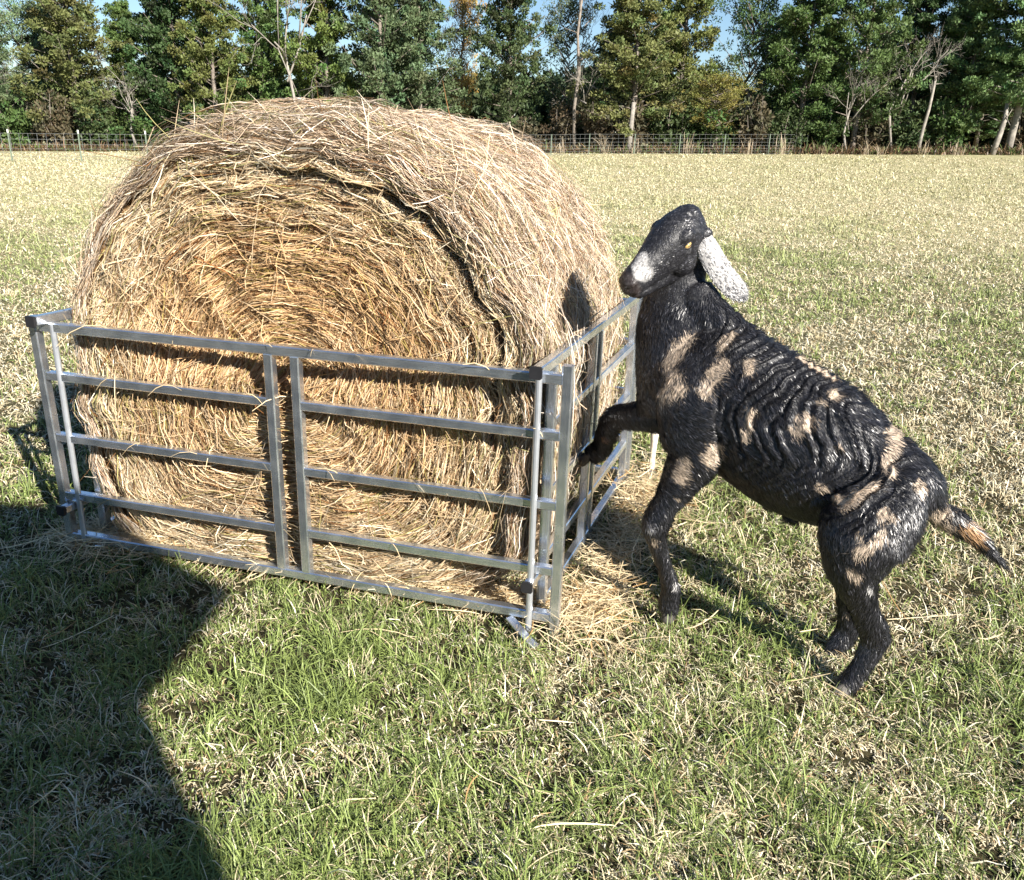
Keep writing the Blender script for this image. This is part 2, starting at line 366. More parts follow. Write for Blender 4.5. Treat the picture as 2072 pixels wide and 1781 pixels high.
def build_tree_mesh(kind, seed):
    r_ = np.random.default_rng(seed); tm = MB(); cent = []; rad = []
    if kind == 'cedar':                      # unit tree: height 10, width about 5
        H = 10; lean = r_.normal(0, 0.15, 2)
        tr = [np.array([lean[0] * t * t, lean[1] * t * t, H * t]) for t in np.linspace(0, 1, 8)]
        tm.tube(tr, np.linspace(0.17, 0.02, 8), 7)
        nb = 95
        for i in range(nb):
            t = 0.10 + 0.88 * (i / nb) ** 0.9; z = H * t
            a = i * 2.4 + r_.normal(0, 0.4); L = (2.6 * (1 - t) ** 0.62 + 0.25) * r_.uniform(0.55, 1.15)
            b0 = np.array([lean[0] * t * t, lean[1] * t * t, z]); d = np.array([math.cos(a), math.sin(a), r_.uniform(0.15, 0.7)])
            pts = [b0, b0 + d * L * 0.5, b0 + d * L * np.array([1, 1, 1.15])]
            tm.tube(pts, [0.035, 0.022, 0.008], 4)
            for q in np.linspace(0.35, 1.0, 4):
                cent.append(b0 + d * L * q + r_.normal(0, 0.16, 3)); rad.append(r_.uniform(0.24, 0.46) * (0.6 + 0.5 * L / 2.5))
        rad = [x * .86 for x in rad]; size, per, jit, droop = 0.12, 96, 0.34, 0.35
    elif kind == 'pine':                     # flat layered sprays with gaps between
        H = 10; tr = [np.array([0.25 * math.sin(t * 2), 0.1 * t, H * t]) for t in np.linspace(0, 1, 9)]
        tm.tube(tr, np.linspace(0.22, 0.03, 9), 8)
        for lv in range(15):
            t = 0.24 + 0.73 * lv / 14; z = H * t
            for j in range(6):
                a = lv * 1.1 + j * 1.05 + r_.normal(0, 0.2); L = (3.2 * (1 - t) ** 0.5 + 0.5) * r_.uniform(0.6, 1.1)
                b0 = np.array([0.25 * math.sin(t * 2), 0.1 * t, z + r_.normal(0, 0.15)]); d = np.array([math.cos(a), math.sin(a), r_.uniform(0.0, 0.25)])
                tm.tube([b0, b0 + d * L * 0.6, b0 + d * L], [0.045, 0.025, 0.008], 4)
                for q in np.linspace(0.3, 1.0, 6):
                    s = r_.normal(0, 0.22, 3); s[2] *= 0.3
                    cent.append(b0 + d * L * q + s); rad.append(r_.uniform(0.22, 0.4))
        size, per, jit, droop = 0.14, 70, 0.3, 0.5
    elif kind == 'leafy':                    # broadleaf, round, open
        H = 10; tm.tube([np.array([0.1 * i * (-1) ** i, 0, H * 0.085 * i]) for i in range(10)], np.linspace(0.16, 0.03, 10), 7)
        for i in range(60):
            t = r_.uniform(0.22, 0.95); a = r_.uniform(0, 6.28); L = 2.5 * math.sin(min(math.pi, (t + 0.05) * 3.0)) ** 0.5 * r_.uniform(0.4, 1.05) + 0.2
            b0 = np.array([0, 0, H * t * 0.85]); d = np.array([math.cos(a), math.sin(a), r_.uniform(0.4, 1.0)])
            tm.tube([b0, b0 + d * L * 0.5 + r_.normal(0, 0.1, 3), b0 + d * L], [0.04, 0.025, 0.007], 4)
            for q in np.linspace(0.4, 1.05, 4):
                cent.append(b0 + d * L * q + r_.normal(0, 0.25, 3)); rad.append(r_.uniform(0.25, 0.5))
        size, per, jit, droop = 0.11, 52, 0.25, 0.0
    elif kind == 'bare':                     # dead or leafless, pale limbs
        def grow(p, d, L, r0, dep):
            q = p + d * L * 0.5 + r_.normal(0, 0.06 * L, 3); e = p + d * L
            tm.tube([p, q, e], [r0, r0 * 0.75, r0 * 0.5], 5)
            if dep == 0: return
            for k in range(3 if dep > 1 else 4):
                nd = unit(d * 0.9 + r_.normal(0, 0.55, 3) + np.array([0, 0, 0.15])); b = p + (e - p) * r_.uniform(0.45, 1)
                grow(b, nd, L * r_.uniform(0.5, 0.8), r0 * 0.5, dep - 1)
        grow(np.zeros(3), np.array([0.05, 0, 1.0]), 4.6, 0.15, 5)
        return tm, None, None, None
    elif kind == 'shrub':                    # unit: height 2, width 2
        for i in range(9):
            a = r_.uniform(0, 6.28); e = np.array([math.cos(a) * r_.uniform(.2, .9), math.sin(a) * r_.uniform(.2, .9), r_.uniform(1.0, 1.8)])
            tm.tube([np.array([e[0] * .1, e[1] * .1, 0]), e * 0.5 + r_.normal(0, .08, 3), e], [0.03, 0.018, 0.006], 4)
            for q in (0.4, 0.6, 0.8, 1.0): cent.append(e * q + r_.normal(0, 0.15, 3)); rad.append(r_.uniform(0.22, 0.38))
        for i in range(14):
            a = r_.uniform(0, 6.28); rr = r_.uniform(0, 0.9); cent.append(np.array([math.cos(a) * rr, math.sin(a) * rr, r_.uniform(.2, 1.2)])); rad.append(.3)
        size, per, jit, droop = 0.12, 44, 0.2, 0.1
    V, Q, C = leaf_cloud(np.array(cent), np.array(rad), per, size, droop, np.array([1.0, 1.0, 1.0]), jit, r_)
    return tm, V, Q, C

PROTO = {}
def proto(kind, seed):
    k = (kind, seed)
    if k not in PROTO:
        tm, V, Q, C = build_tree_mesh(kind, seed)
        to = tm.build('trunk', M_bark if kind != 'bare' else M_palebark, smooth=True); tme = to.data; bpy.data.objects.remove(to)
        cme = None
        if V is not None:
            co = mesh_obj('crown', V, Q, M_leaf, col=np.clip(C * 0.62, 0, 1)); cme = co.data; bpy.data.objects.remove(co)
        PROTO[k] = (tme, cme)
    return PROTO[k]

def tree(name, kind, seed, px, Y, H, W, colr, label, cat, group, rz=None, pale=False):
    x = (px - 1036) / FOC * Y * 1.0
    s = 10.0 if kind != 'shrub' else 2.0; ws = {'cedar': 5.0, 'pine': 6.4, 'leafy': 5.0, 'bare': 5.5, 'shrub': 2.0}[kind]
    t = empty(name, (x, Y, float(ground_z(x, Y)) - 0.05), rng.uniform(0, 6.28) if rz is None else rz)
    t.scale = (W / ws, W / ws, H / s)
    tag(t, label, cat, group)
    tme, cme = proto(kind, seed)
    a = bpy.data.objects.new('trunk', tme); COL.objects.link(a); a.parent = t
    if pale:
        a.data = tme.copy(); a.data.materials[0] = M_palebark
    if cme:
        b = bpy.data.objects.new('crown', cme); COL.objects.link(b); b.parent = t; b.color = (*[c * 1.6 for c in colr], 1)
    return t

OLIVE = (0.15, 0.165, 0.055); DARK = (0.06, 0.105, 0.035); MID = (0.115, 0.18, 0.05); GREY = (0.13, 0.18, 0.085); YEL = (0.175, 0.19, 0.065)
GOLD = (0.55, 0.36, 0.10); PINE = (0.145, 0.225, 0.08); PALEG = (0.20, 0.27, 0.13)
GT = 'trees along the far edge of the field'
front = [
 ('cedar_tree', 'cedar', 1, -45, 49, 9.5, 5.0, GREY, 'grey-green cedar cut by the left edge of the picture'),
 ('cedar_tree', 'cedar', 2, 28, 50, 7.6, 4.6, GREY, 'lower grey-green cedar at far left with sky above its top'),
 ('leafy_tree', 'leafy', 3, 100, 54, 9.4, 3.6, PALEG, 'thin pale tree against the sky at upper left'),
 ('cedar_tree', 'cedar', 4, 192, 50, 11.0, 5.6, OLIVE, 'olive-yellow cedar between the two left sky gaps'),
 ('cedar_tree', 'cedar', 5, 300, 52, 7.8, 3.8, MID, 'shorter green cedar below the sky gap, right of the olive cedar'),
 ('cedar_tree', 'cedar', 1, 385, 50, 11.5, 5.2, DARK, 'tall dark cedar behind the left shoulder of the hay bale'),
 ('cedar_tree', 'cedar', 2, 455, 48.5, 10.4, 4.6, (0.15, 0.175, 0.05), 'olive green cedar above the left part of the hay bale'),
 ('cedar_tree', 'cedar', 4, 545, 51, 11.5, 5.0, MID, 'mid green cedar just left of the pale dead trunk'),
 ('cedar_tree', 'cedar', 5, 668, 50, 11.0, 5.0, (0.15, 0.2, 0.05), 'yellowish green cedar above the top of the hay bale'),
 ('cedar_tree', 'cedar', 1, 770, 49, 11.8, 5.4, GREY, 'tall grey-green cedar above the hay bale'),
 ('cedar_tree', 'cedar', 2, 842, 50, 10.6, 4.8, (0.12, 0.165, 0.075), 'dense grey-green cedar left of the golden tree'),
 ('cedar_tree', 'cedar', 4, 1010, 51, 11.0, 4.8, (0.085, 0.12, 0.045), 'dark green cedar right of the golden tree'),
 ('leafy_tree', 'leafy', 3, 1120, 52, 9.2, 3.4, (0.12, 0.15, 0.07), 'thin open tree with sky showing through beside a dark trunk'),
 ('cedar_tree', 'cedar', 5, 1245, 48.5, 10.2, 5.8, YEL, 'broad yellow-olive cedar above the head of the goat'),
 ('cedar_tree', 'cedar', 1, 1330, 52, 11.4, 4.6, (0.16, 0.18, 0.05), 'green cedar standing behind the yellow-olive cedar'),
 ('leafy_tree', 'leafy', 6, 1400, 48.5, 4.6, 3.6, (0.25, 0.225, 0.06), 'small bush-like tree with yellow leaves at the field edge'),
 ('leafy_tree', 'leafy', 6, 1455, 52, 10.6, 4.6, (0.085, 0.14, 0.05), 'open dark tree with bits of blue sky between its leaves'),
 ('cedar_tree', 'cedar', 2, 1560, 50, 10.8, 5.4, (0.09, 0.145, 0.04), 'wide dark green tree left of the ivy-green one'),
 ('cedar_tree', 'cedar', 4, 1665, 49, 11.6, 5.0, (0.105, 0.16, 0.05), 'ivy-green tree at the right with bright sunlit boughs'),
 ('cedar_tree', 'cedar', 5, 1765, 52, 9.8, 5.0, DARK, 'dark tree in the shade beside the pale slanting trunk'),
 ('pine_tree', 'pine', 7, 1860, 50, 9.4, 5.6, (0.12, 0.185, 0.07), 'pine with layered boughs above the pale slanting trunk'),
 ('pine_tree', 'pine', 8, 1960, 48, 10.6, 6.4, PINE, 'bright green layered pine with a thick pale trunk, near right edge'),
 ('pine_tree', 'pine', 7, 2080, 50, 11.0, 6.6, (0.11, 0.17, 0.065), 'layered pine cut by the right edge of the picture'),
]
for i, (nm, kd, sd, px, Y, H, W, c, lb) in enumerate(front):
    tree(nm, kd, sd, px, Y, H, W, c, lb, 'tree', GT, pale=(kd == 'pine'))
tree('golden_tree', 'leafy', 3, 921, 56, 10.4, 3.0, GOLD, 'golden orange autumn tree showing beside the gap of blue sky', 'tree', GT)
tree('bare_tree', 'bare', 21, 300, 48.6, 5.6, 3.2, OLIVE, 'small bare grey tree with forked twigs left of the bale', 'tree', GT)
tree('bare_tree', 'bare', 22, 598, 48.0, 10.5, 4.4, OLIVE, 'tall dead tree with pale trunk above the hay bale', 'tree', GT)
tree('bare_tree', 'bare', 23, 1138, 49.5, 10.5, 4.2, OLIVE, 'dark-trunked leafless tree standing in the sky gap', 'tree', GT, ).children[0]
tree('bare_tree', 'bare', 24, 1655, 47.9, 5.2, 3.0, OLIVE, 'little leafless tree with pale twigs at the foot of the wood', 'tree', GT)
tree('bare_tree', 'bare', 25, 25, 48.4, 5.4, 4.4, OLIVE, 'tangle of bare grey branches at the far left', 'tree', GT)
tree('bare_tree', 'bare', 26, 1740, 48.3, 8.0, 3.2, OLIVE, 'bare tree with a pale bent limb among dark trees at right', 'tree', GT)

for i in range(22):                                              # second row, mostly hidden
    px = -60 + i * 104 + rng.uniform(-20, 20)
    if min(abs(px - g) for g in (70, 285, 930, 1105, 1430, 1370)) < 62: continue
    pos = int(px)
    tree('background_cedar', 'cedar', [1, 2, 4, 5][i % 4], px, 58 + rng.uniform(-2, 3), rng.uniform(6, 8.6), rng.uniform(4.5, 6), [DARK, MID, (0.08, .11, .04)][i % 3],
         'dark tree in the second row, hardly seen between the front trees', 'tree', 'second row of dark trees in the wood')

us = [(-10, 'dark shrub under the far left cedar'), (70, 'leafy shrub behind the left fence post'), (150, 'green shrub behind the middle left fence post'), (225, 'dark green shrub behind the left fence'),
      (305, 'green shrub where the left fence meets the bale'), (1040, 'dark shrub right of the bale top'), (1110, 'reddish brown shrub at the foot of the wood'), (1180, 'brown twiggy shrub left of the wire fence'),
      (1250, 'shrub under the yellow-olive cedar'), (1320, 'green shrub beside the yellow-olive cedar'), (1395, 'low shrub under the yellow bush'), (1475, 'shaded shrub behind the wire fence end'),
      (1540, 'shaded shrub left of the little leafless tree'), (1610, 'green shrub round the little leafless tree'), (1690, 'dark shrub left of the pale slanting trunk'), (1755, 'shaded shrub by the pale slanting trunk'),
      (1850, 'shrub between the two pale trunks'), (1985, 'shrub right of the thick pale trunk'), (2060, 'shrub at the right edge of the picture')]
for i, (px, lb) in enumerate(us):
    c = [(0.07, 0.1, 0.035), (0.09, 0.14, 0.04), (0.11, 0.09, 0.05)][i % 3]
    if 'brown' in lb: c = (0.11, 0.085, 0.05)
    tree('shrub', 'shrub', 11 + i % 3, px, 48.6 + rng.uniform(-0.4, 0.8), rng.uniform(1.8, 3.4), rng.uniform(2.2, 3.2), c, lb, 'shrub', 'shrubs at the foot of the wood')

# thin pale trunks seen under the pines
def pole_trunk(px, Y, pts, r0, label, bark=M_palebark):
    x = (px - 1036) / FOC * Y; z = float(ground_z(x, Y))
    t = empty('tree_trunk', (x, Y, z)); tag(t, label, 'tree', 'pale trunks at the foot of the wood')
    mb = MB(); P = [np.array(p, float) for p in pts]; mb.tube(P, np.linspace(r0, r0 * 0.6, len(P)), 8)
    for k in range(5):
        b = P[-2 - k % 2] + (P[-1] - P[-2]) * rng.random(); mb.tube([b, b + unit(rng.normal(0, 1, 3) + np.array([0, 0, .6])) * rng.uniform(.5, 1.2)], [r0 * .25, r0 * .06], 5)
    mb.build('trunk', bark, t, smooth=True)
pole_trunk(1790, 47.4, [(0, 0, -.1), (0.08, 0, 1.2), (0.2, 0, 2.2), (0.24, 0, 3.0), (0.3, 0.1, 3.8)], 0.10, 'pale slanting thin trunk right of the dark trees')
pole_trunk(1932, 46.8, [(0, 0, -.1), (0.18, 0, 0.9), (0.3, 0, 1.7), (0.4, 0.3, 2.6)], 0.16, 'thick pale leaning trunk under the bright green pine')
pole_trunk(1240, 47.3, [(0, 0, -.1), (0.05, 0, 1.2), (0.1, 0, 2.5)], 0.17, 'grey trunk under the yellow-olive cedar')
pole_trunk(1136, 48.2, [(0, 0, -.1), (-0.1, 0, 2.2), (0.05, 0, 4), (-0.12, 0, 5.8), (0.05, 0, 8)], 0.10, 'dark straight trunk in the gap of blue sky', M_bark)

def far_woods():
    M = 2600
    x = rng.uniform(-55, 55, M); y = rng.uniform(62, 70, M); z = rng.uniform(0.2, 4.6, M) * (0.75 + 0.35 * noise2(x * 0.3, 3 + 0 * x)) + ground_z(x, y)
    V, Q, C = leaf_cloud(np.stack([x, y, z], 1), rng.uniform(0.5, 0.95, M), 44, 0.42, 0.2, np.array([0.06, 0.085, 0.035]), 0.25, rng)
    o = mesh_obj('far_woods', V, Q, M_leaf, col=C); tag(o, 'dark depth of the wood seen between the trunks', 'wood', kind='stuff')
far_woods()

# leaf litter / undergrowth strip at the foot of the wood
def undergrowth():
    N = 46000
    x = rng.uniform(-32, 32, N); y = 47.0 + np.abs(rng.normal(0, 1.4, N)) - 0.3
    z = ground_z(x, y); h = rng.gamma(3, 0.075, N)
    ang = rng.uniform(0, 6.28, N); dh = np.stack([np.cos(ang), np.sin(ang), 0 * ang], 1); t = np.linspace(0, 1, 3)[None, :, None]
    lean = rng.uniform(0.1, 1.1, N)[:, None, None] * (.4 + t)
    P = np.stack([x, y, z], 1)[:, None] + h[:, None, None] * t * (np.sin(lean) * dh[:, None] + np.cos(lean) * np.array([0, 0, 1.0]))
    u = rng.random((N, 1)); c = np.where(u < .35, np.array([.2, .13, .07]), np.where(u < .6, np.array([.1, .14, .04]), np.array([.09, .06, .035]))) * (0.6 + 0.7 * rng.random((N, 1)))
    wd = unit(np.cross(dh, [0, 0, 1.0]) + .4 * rng.normal(0, 1, (N, 3)))
    V, Q, C = strips(P, wd, (0.02 + 0.015 * rng.random(N))[:, None] * np.array([.8, 1, .3]), c)
    o = mesh_obj('undergrowth', V, Q, M_grass, col=C); tag(o, 'brown and green undergrowth along the foot of the wood', 'undergrowth', kind='stuff')
undergrowth()

DG = 'clumps of tall dry grass at the field edge'
for i, (px, lab) in enumerate([(355 + 1000, 'tall dry grass clump below the yellow bush'), (1470, 'tallest dry grass clump, fanned to the left'), (1250, 'low dry grass clump below the grey trunk'), (1530, 'short dry grass clump right of the tallest one'), (1610, 'dry grass clump below the little leafless tree'),
                               (1690, 'dry grass clump left of the pale slanting trunk'), (1195, 'leaning dry grass clump just right of the bale'), (1720, 'dry grass clump beside the pale slanting trunk'), (1870, 'dry grass clump left of the thick pale trunk'),
                               (2000, 'dry grass clump right of the thick pale trunk'), (1110, 'reddish dry grass clump nearest the bale'), (1800, 'small dry grass clump at the foot of the pale slanting trunk')]):
    Y = 46.2 + rng.uniform(-.4, .5); x = (px - 1036) / FOC * Y; n = 22
    ang = rng.uniform(0, 6.28, n); dh = np.stack([np.cos(ang), np.sin(ang), 0 * ang], 1); t = np.linspace(0, 1, 4)[None, :, None]
    lean = rng.uniform(0.05, 0.6, n)[:, None, None] * (.5 + t); h = rng.uniform(.5, 1.15, n) * (0.8 if i % 3 else 1.05)
    P = np.stack([rng.normal(0, .14, n), rng.normal(0, .08, n), 0 * ang], 1)[:, None] + h[:, None, None] * t * (np.sin(lean) * dh[:, None] + np.cos(lean) * np.array([0, 0, 1.0]))
    V, Q, C = strips(P, unit(np.cross(dh, [0, 0, 1.0]) + .3 * rng.normal(0, 1, (n, 3))), 0.009 * np.ones((n, 1)) * np.array([.6, .8, 1.2, .6]), np.array([.5, .41, .29]) * (.7 + .5 * rng.random((n, 1))))
    o = mesh_obj('dry_grass_clump', V, Q, M_grass, col=np.clip(C, 0, 1)); o.location = (x, Y, float(ground_z(x, Y))); tag(o, lab, 'dry grass', DG)

# ------------------------------------------------------------------ field fence
def make_fence():
    A = np.array([-26.0, 30.5]); B = np.array([-12.5, 35.2]); C = np.array([3.5, 45.6]); D = np.array([15.0, 46.6])
    f = empty('wire_fence', (A[0], A[1], float(ground_z(*A)))); off = np.array([A[0], A[1], float(ground_z(*A))])
    tag(f, 'woven wire field fence on steel posts running behind the hay bale', 'fence')
    path = [A, B, C, D]; seg = [np.linalg.norm(path[i + 1] - path[i]) for i in range(3)]; tot = sum(seg)
    def pt(s):
        for i in range(3):
            if s <= seg[i] or i == 2: return path[i] + (path[i + 1] - path[i]) * s / seg[i]
            s -= seg[i]
    def P3(s, h):
        q = pt(s); return np.array([q[0], q[1], float(ground_z(*q)) + h]) - off
    s = 0.4
    while s < tot:
        mb = MB(); mb.bar(P3(s, -0.1), P3(s, 1.0) , 0.045, 0.04, up=(1, 0, 0)); po = mb.build('post', M_tpost, f)
        if s > 22: s += 2.35; continue
        mb = MB(); mb.bar(P3(s, 1.0), P3(s, 1.12), 0.05, 0.045, up=(1, 0, 0)); mb.build('post_tip', M_tposttop, po)
        s += 2.35
    mb = MB()
    ss = np.arange(0, tot, 1.0)
    for h in (0.05, 0.17, 0.3, 0.44, 0.6, 0.78, 0.98):
        mb.tube([P3(a, h) for a in ss], 0.0045, 4)
    for a in np.arange(0, tot, 0.3):
        mb.tube([P3(a, 0.05), P3(a, 0.98)], 0.0035, 4)
    mb.build('wire_mesh', M_wire, f)
make_fence()

# ------------------------------------------------------------------ shadow caster added behind the camera (unseen, shades the lower left)
def make_shade_caster():
    b = empty('shade_caster', (0, 0, 0)); tag(b, 'unseen red board structure added behind the viewer to shade the lower left', 'shade_caster')
    e = -SDIR[:2]; n = np.array([-e[1], e[0]]); n = np.array([0.804, 0.595])     # e: shadow direction, n: to its right
    def P(o, s, z): q = e * s + n * o; return np.array([q[0], q[1], z])
    s0, s1 = -2.5, -6.5; oc = -1.35
    prof = [(0.366, 0), (0.366, 2.72), (0.78, 2.82), (0.66, 3.0), (0.50, 3.36), (0.2, 3.5), (oc, 3.6), (2 * oc - .2, 3.5), (2 * oc - 0.50, 3.36), (2 * oc - .66, 3.0), (2 * oc - 0.78, 2.82), (2 * oc - 0.366, 2.72), (2 * oc - 0.366, 0)]
    mb = MB()
    n_ = len(prof)                                               # board outlined to the shadow it must cast, wider than the box behind
    for s in (s0, s0 - 0.05):
        mb.add([P(o, s, z) for o, z in prof] + [P(oc, s, 1.5)], T=[(i, (i + 1) % n_, n_) for i in range(n_)])
    mb.add([P(o, s, z) for s in (s0, s0 - .05) for o, z in prof], Q=[(i, (i + 1) % n_, n_ + (i + 1) % n_, n_ + i) for i in range(n_)])
    mb.build('shadow_outline_board', M_caster, b)
    wb = MB(); o0, o1 = 0.30, 2 * oc - 0.30
    for oa, ob, sa, sb in ((o0, o0, s0 - .06, s1), (o1, o1, s0 - .06, s1), (o0, o1, s1, s1)):
        wb.add([P(oa, sa, 0), P(ob, sb, 0), P(ob, sb, 2.3), P(oa, sa, 2.3)], Q=[(0, 1, 2, 3)])
    wb.build('caster_wall', M_caster, b)
    rb = MB(); rp = [(0.36, 2.31), (oc, 2.9), (2 * oc - 0.36, 2.31)]
    for (o0, z0), (o1, z1) in zip(rp[:-1], rp[1:]):
        A = [P(o0, s0 - 0.06, z0), P(o0, s1 - .25, z0), P(o1, s1 - .25, z1), P(o1, s0 - .06, z1)]
        rb.add(A + [p + np.array([0, 0, .04]) for p in A], Q=[(0, 1, 2, 3), (4, 5, 6, 7), (0, 1, 5, 4), (1, 2, 6, 5), (2, 3, 7, 6), (3, 0, 4, 7)])
    rb.build('caster_roof', M_tin, b)
    d = MB(); d.bar(P(oc, s0 + 0.03, 0.02), P(oc, s0 + 0.03, 2.2), 1.3, 0.05, up=(e[0], e[1], 0), ch=0.05); d.build('caster_door', M_tposttop, b)
make_shade_caster()

# ------------------------------------------------------------------ feeder frame of reference
TH = math.radians(-14.81); TS = math.radians(70.77)
D1 = np.array([math.cos(TH), math.sin(TH), 0]); D2 = np.array([math.cos(TS), math.sin(TS), 0])
NF = np.array([-math.sin(TH), math.cos(TH), 0])                 # into the feeder, square to the front panel
P0 = np.array([-1.658, 2.907, 0]); PW = 1.881; PL = 1.36
RZ = [0.884, 0.705, 0.473, 0.243, 0.074]; MID1, MID2 = 0.887, 0.983; PTOP = 0.927; TB = 0.033

# ------------------------------------------------------------------ hay bale (local u along panel, w depth, z up)
BU, BZ, BA, BB, BL = 0.905, 0.755, 0.865, 0.80, 1.28             # centre, half width, half height, length
GAP = 0.075
BD = np.array([math.cos(math.radians(73.5)), math.sin(math.radians(73.5)), 0])
def bw(u, w, z):
    u = np.asarray(u)[..., None]; w = np.asarray(w)[..., None]; z = np.asarray(z)[..., None]
    return P0 + D1 * u + (NF * GAP) + BD * w + np.array([0, 0, 1.0]) * z
def bale_R(th, w):
    """outer radius direction th at depth w -> (du, dz)"""
    c, s = np.cos(th), np.sin(th)
    lump = 1 + 0.035 * (noise2(th * 3 + 10, w * 3) - 0.5) + 0.04 * (noise2(th * 8 + 30, w * 7 + 5) - 0.5) + 0.016 * (noise2(th * 14 + 3, w * 34 + th * 2) - 0.5) + 0.012 * (noise2(th * 30 + 3, w * 80) - 0.5)
    e = np.where(s < 0, np.where(c < 0, 5.0, 3.4), 2.2)
    k = (np.abs(c) ** e + np.abs(s) ** e) ** (-1 / e)
    edge = np.minimum(w, BL - w); edge = np.clip(edge, 0, 0.16) / 0.16
    rnd = 0.935 + 0.065 * np.sqrt(np.clip(1 - (1 - edge) ** 2, 0, 1))
    up = sstep(0.2, 1.0, s)
    rnd = rnd - 0.012 * up * np.cos(w * 9)
    du = c * k * BA * lump * rnd; dz = s * k * BB * lump * rnd
    dz = np.maximum(dz, -BZ + 0.015)
    return du, dz
def face_w(q, th):
    """depth of the front face at relative radius q"""
    s = np.sin(th); top = sstep(-0.15, 0.35, s); th2 = (th + math.pi) % (2 * math.pi) - math.pi
    ringpos = 0.925 + 0.008 * np.sin(3 * th) - 0.03 * sstep(1.4, 0.2, th2) + 0.03 * (noise2(th * 4, 3 + 0 * th) - .5)
    arc = sstep(-0.35, 0.15, th2) * sstep(2.25, 1.7, th2)
    groove = np.exp(-((q - ringpos) / 0.020) ** 2) * (0.07 + 0.09 * sstep(1.5, .5, th2)) * arc * (0.45 + 1.1 * noise2(th * 7 + 3, 9 + 0 * th))
    inner = 0.035 * top * sstep(ringpos, ringpos - 0.05, q)
    inner += 0.05 * (1 - q) * top + 0.005 * np.sin(q * 30 + 2 * np.sin(th * 2)) * top * (q < 0.8)
    lip = 0.05 * sstep(0.90, 1.0, q)
    lump = 0.03 * (noise2(q * 9 + 3, th * 5) - 0.5) + 0.034 * (noise2(q * 42 + 3, th * 6) - 0.5) + 0.024 * (noise2(q * 80 + 3, th * 16 + q * 9) - 0.5)
    return 0.015 + groove + inner + lip + lump

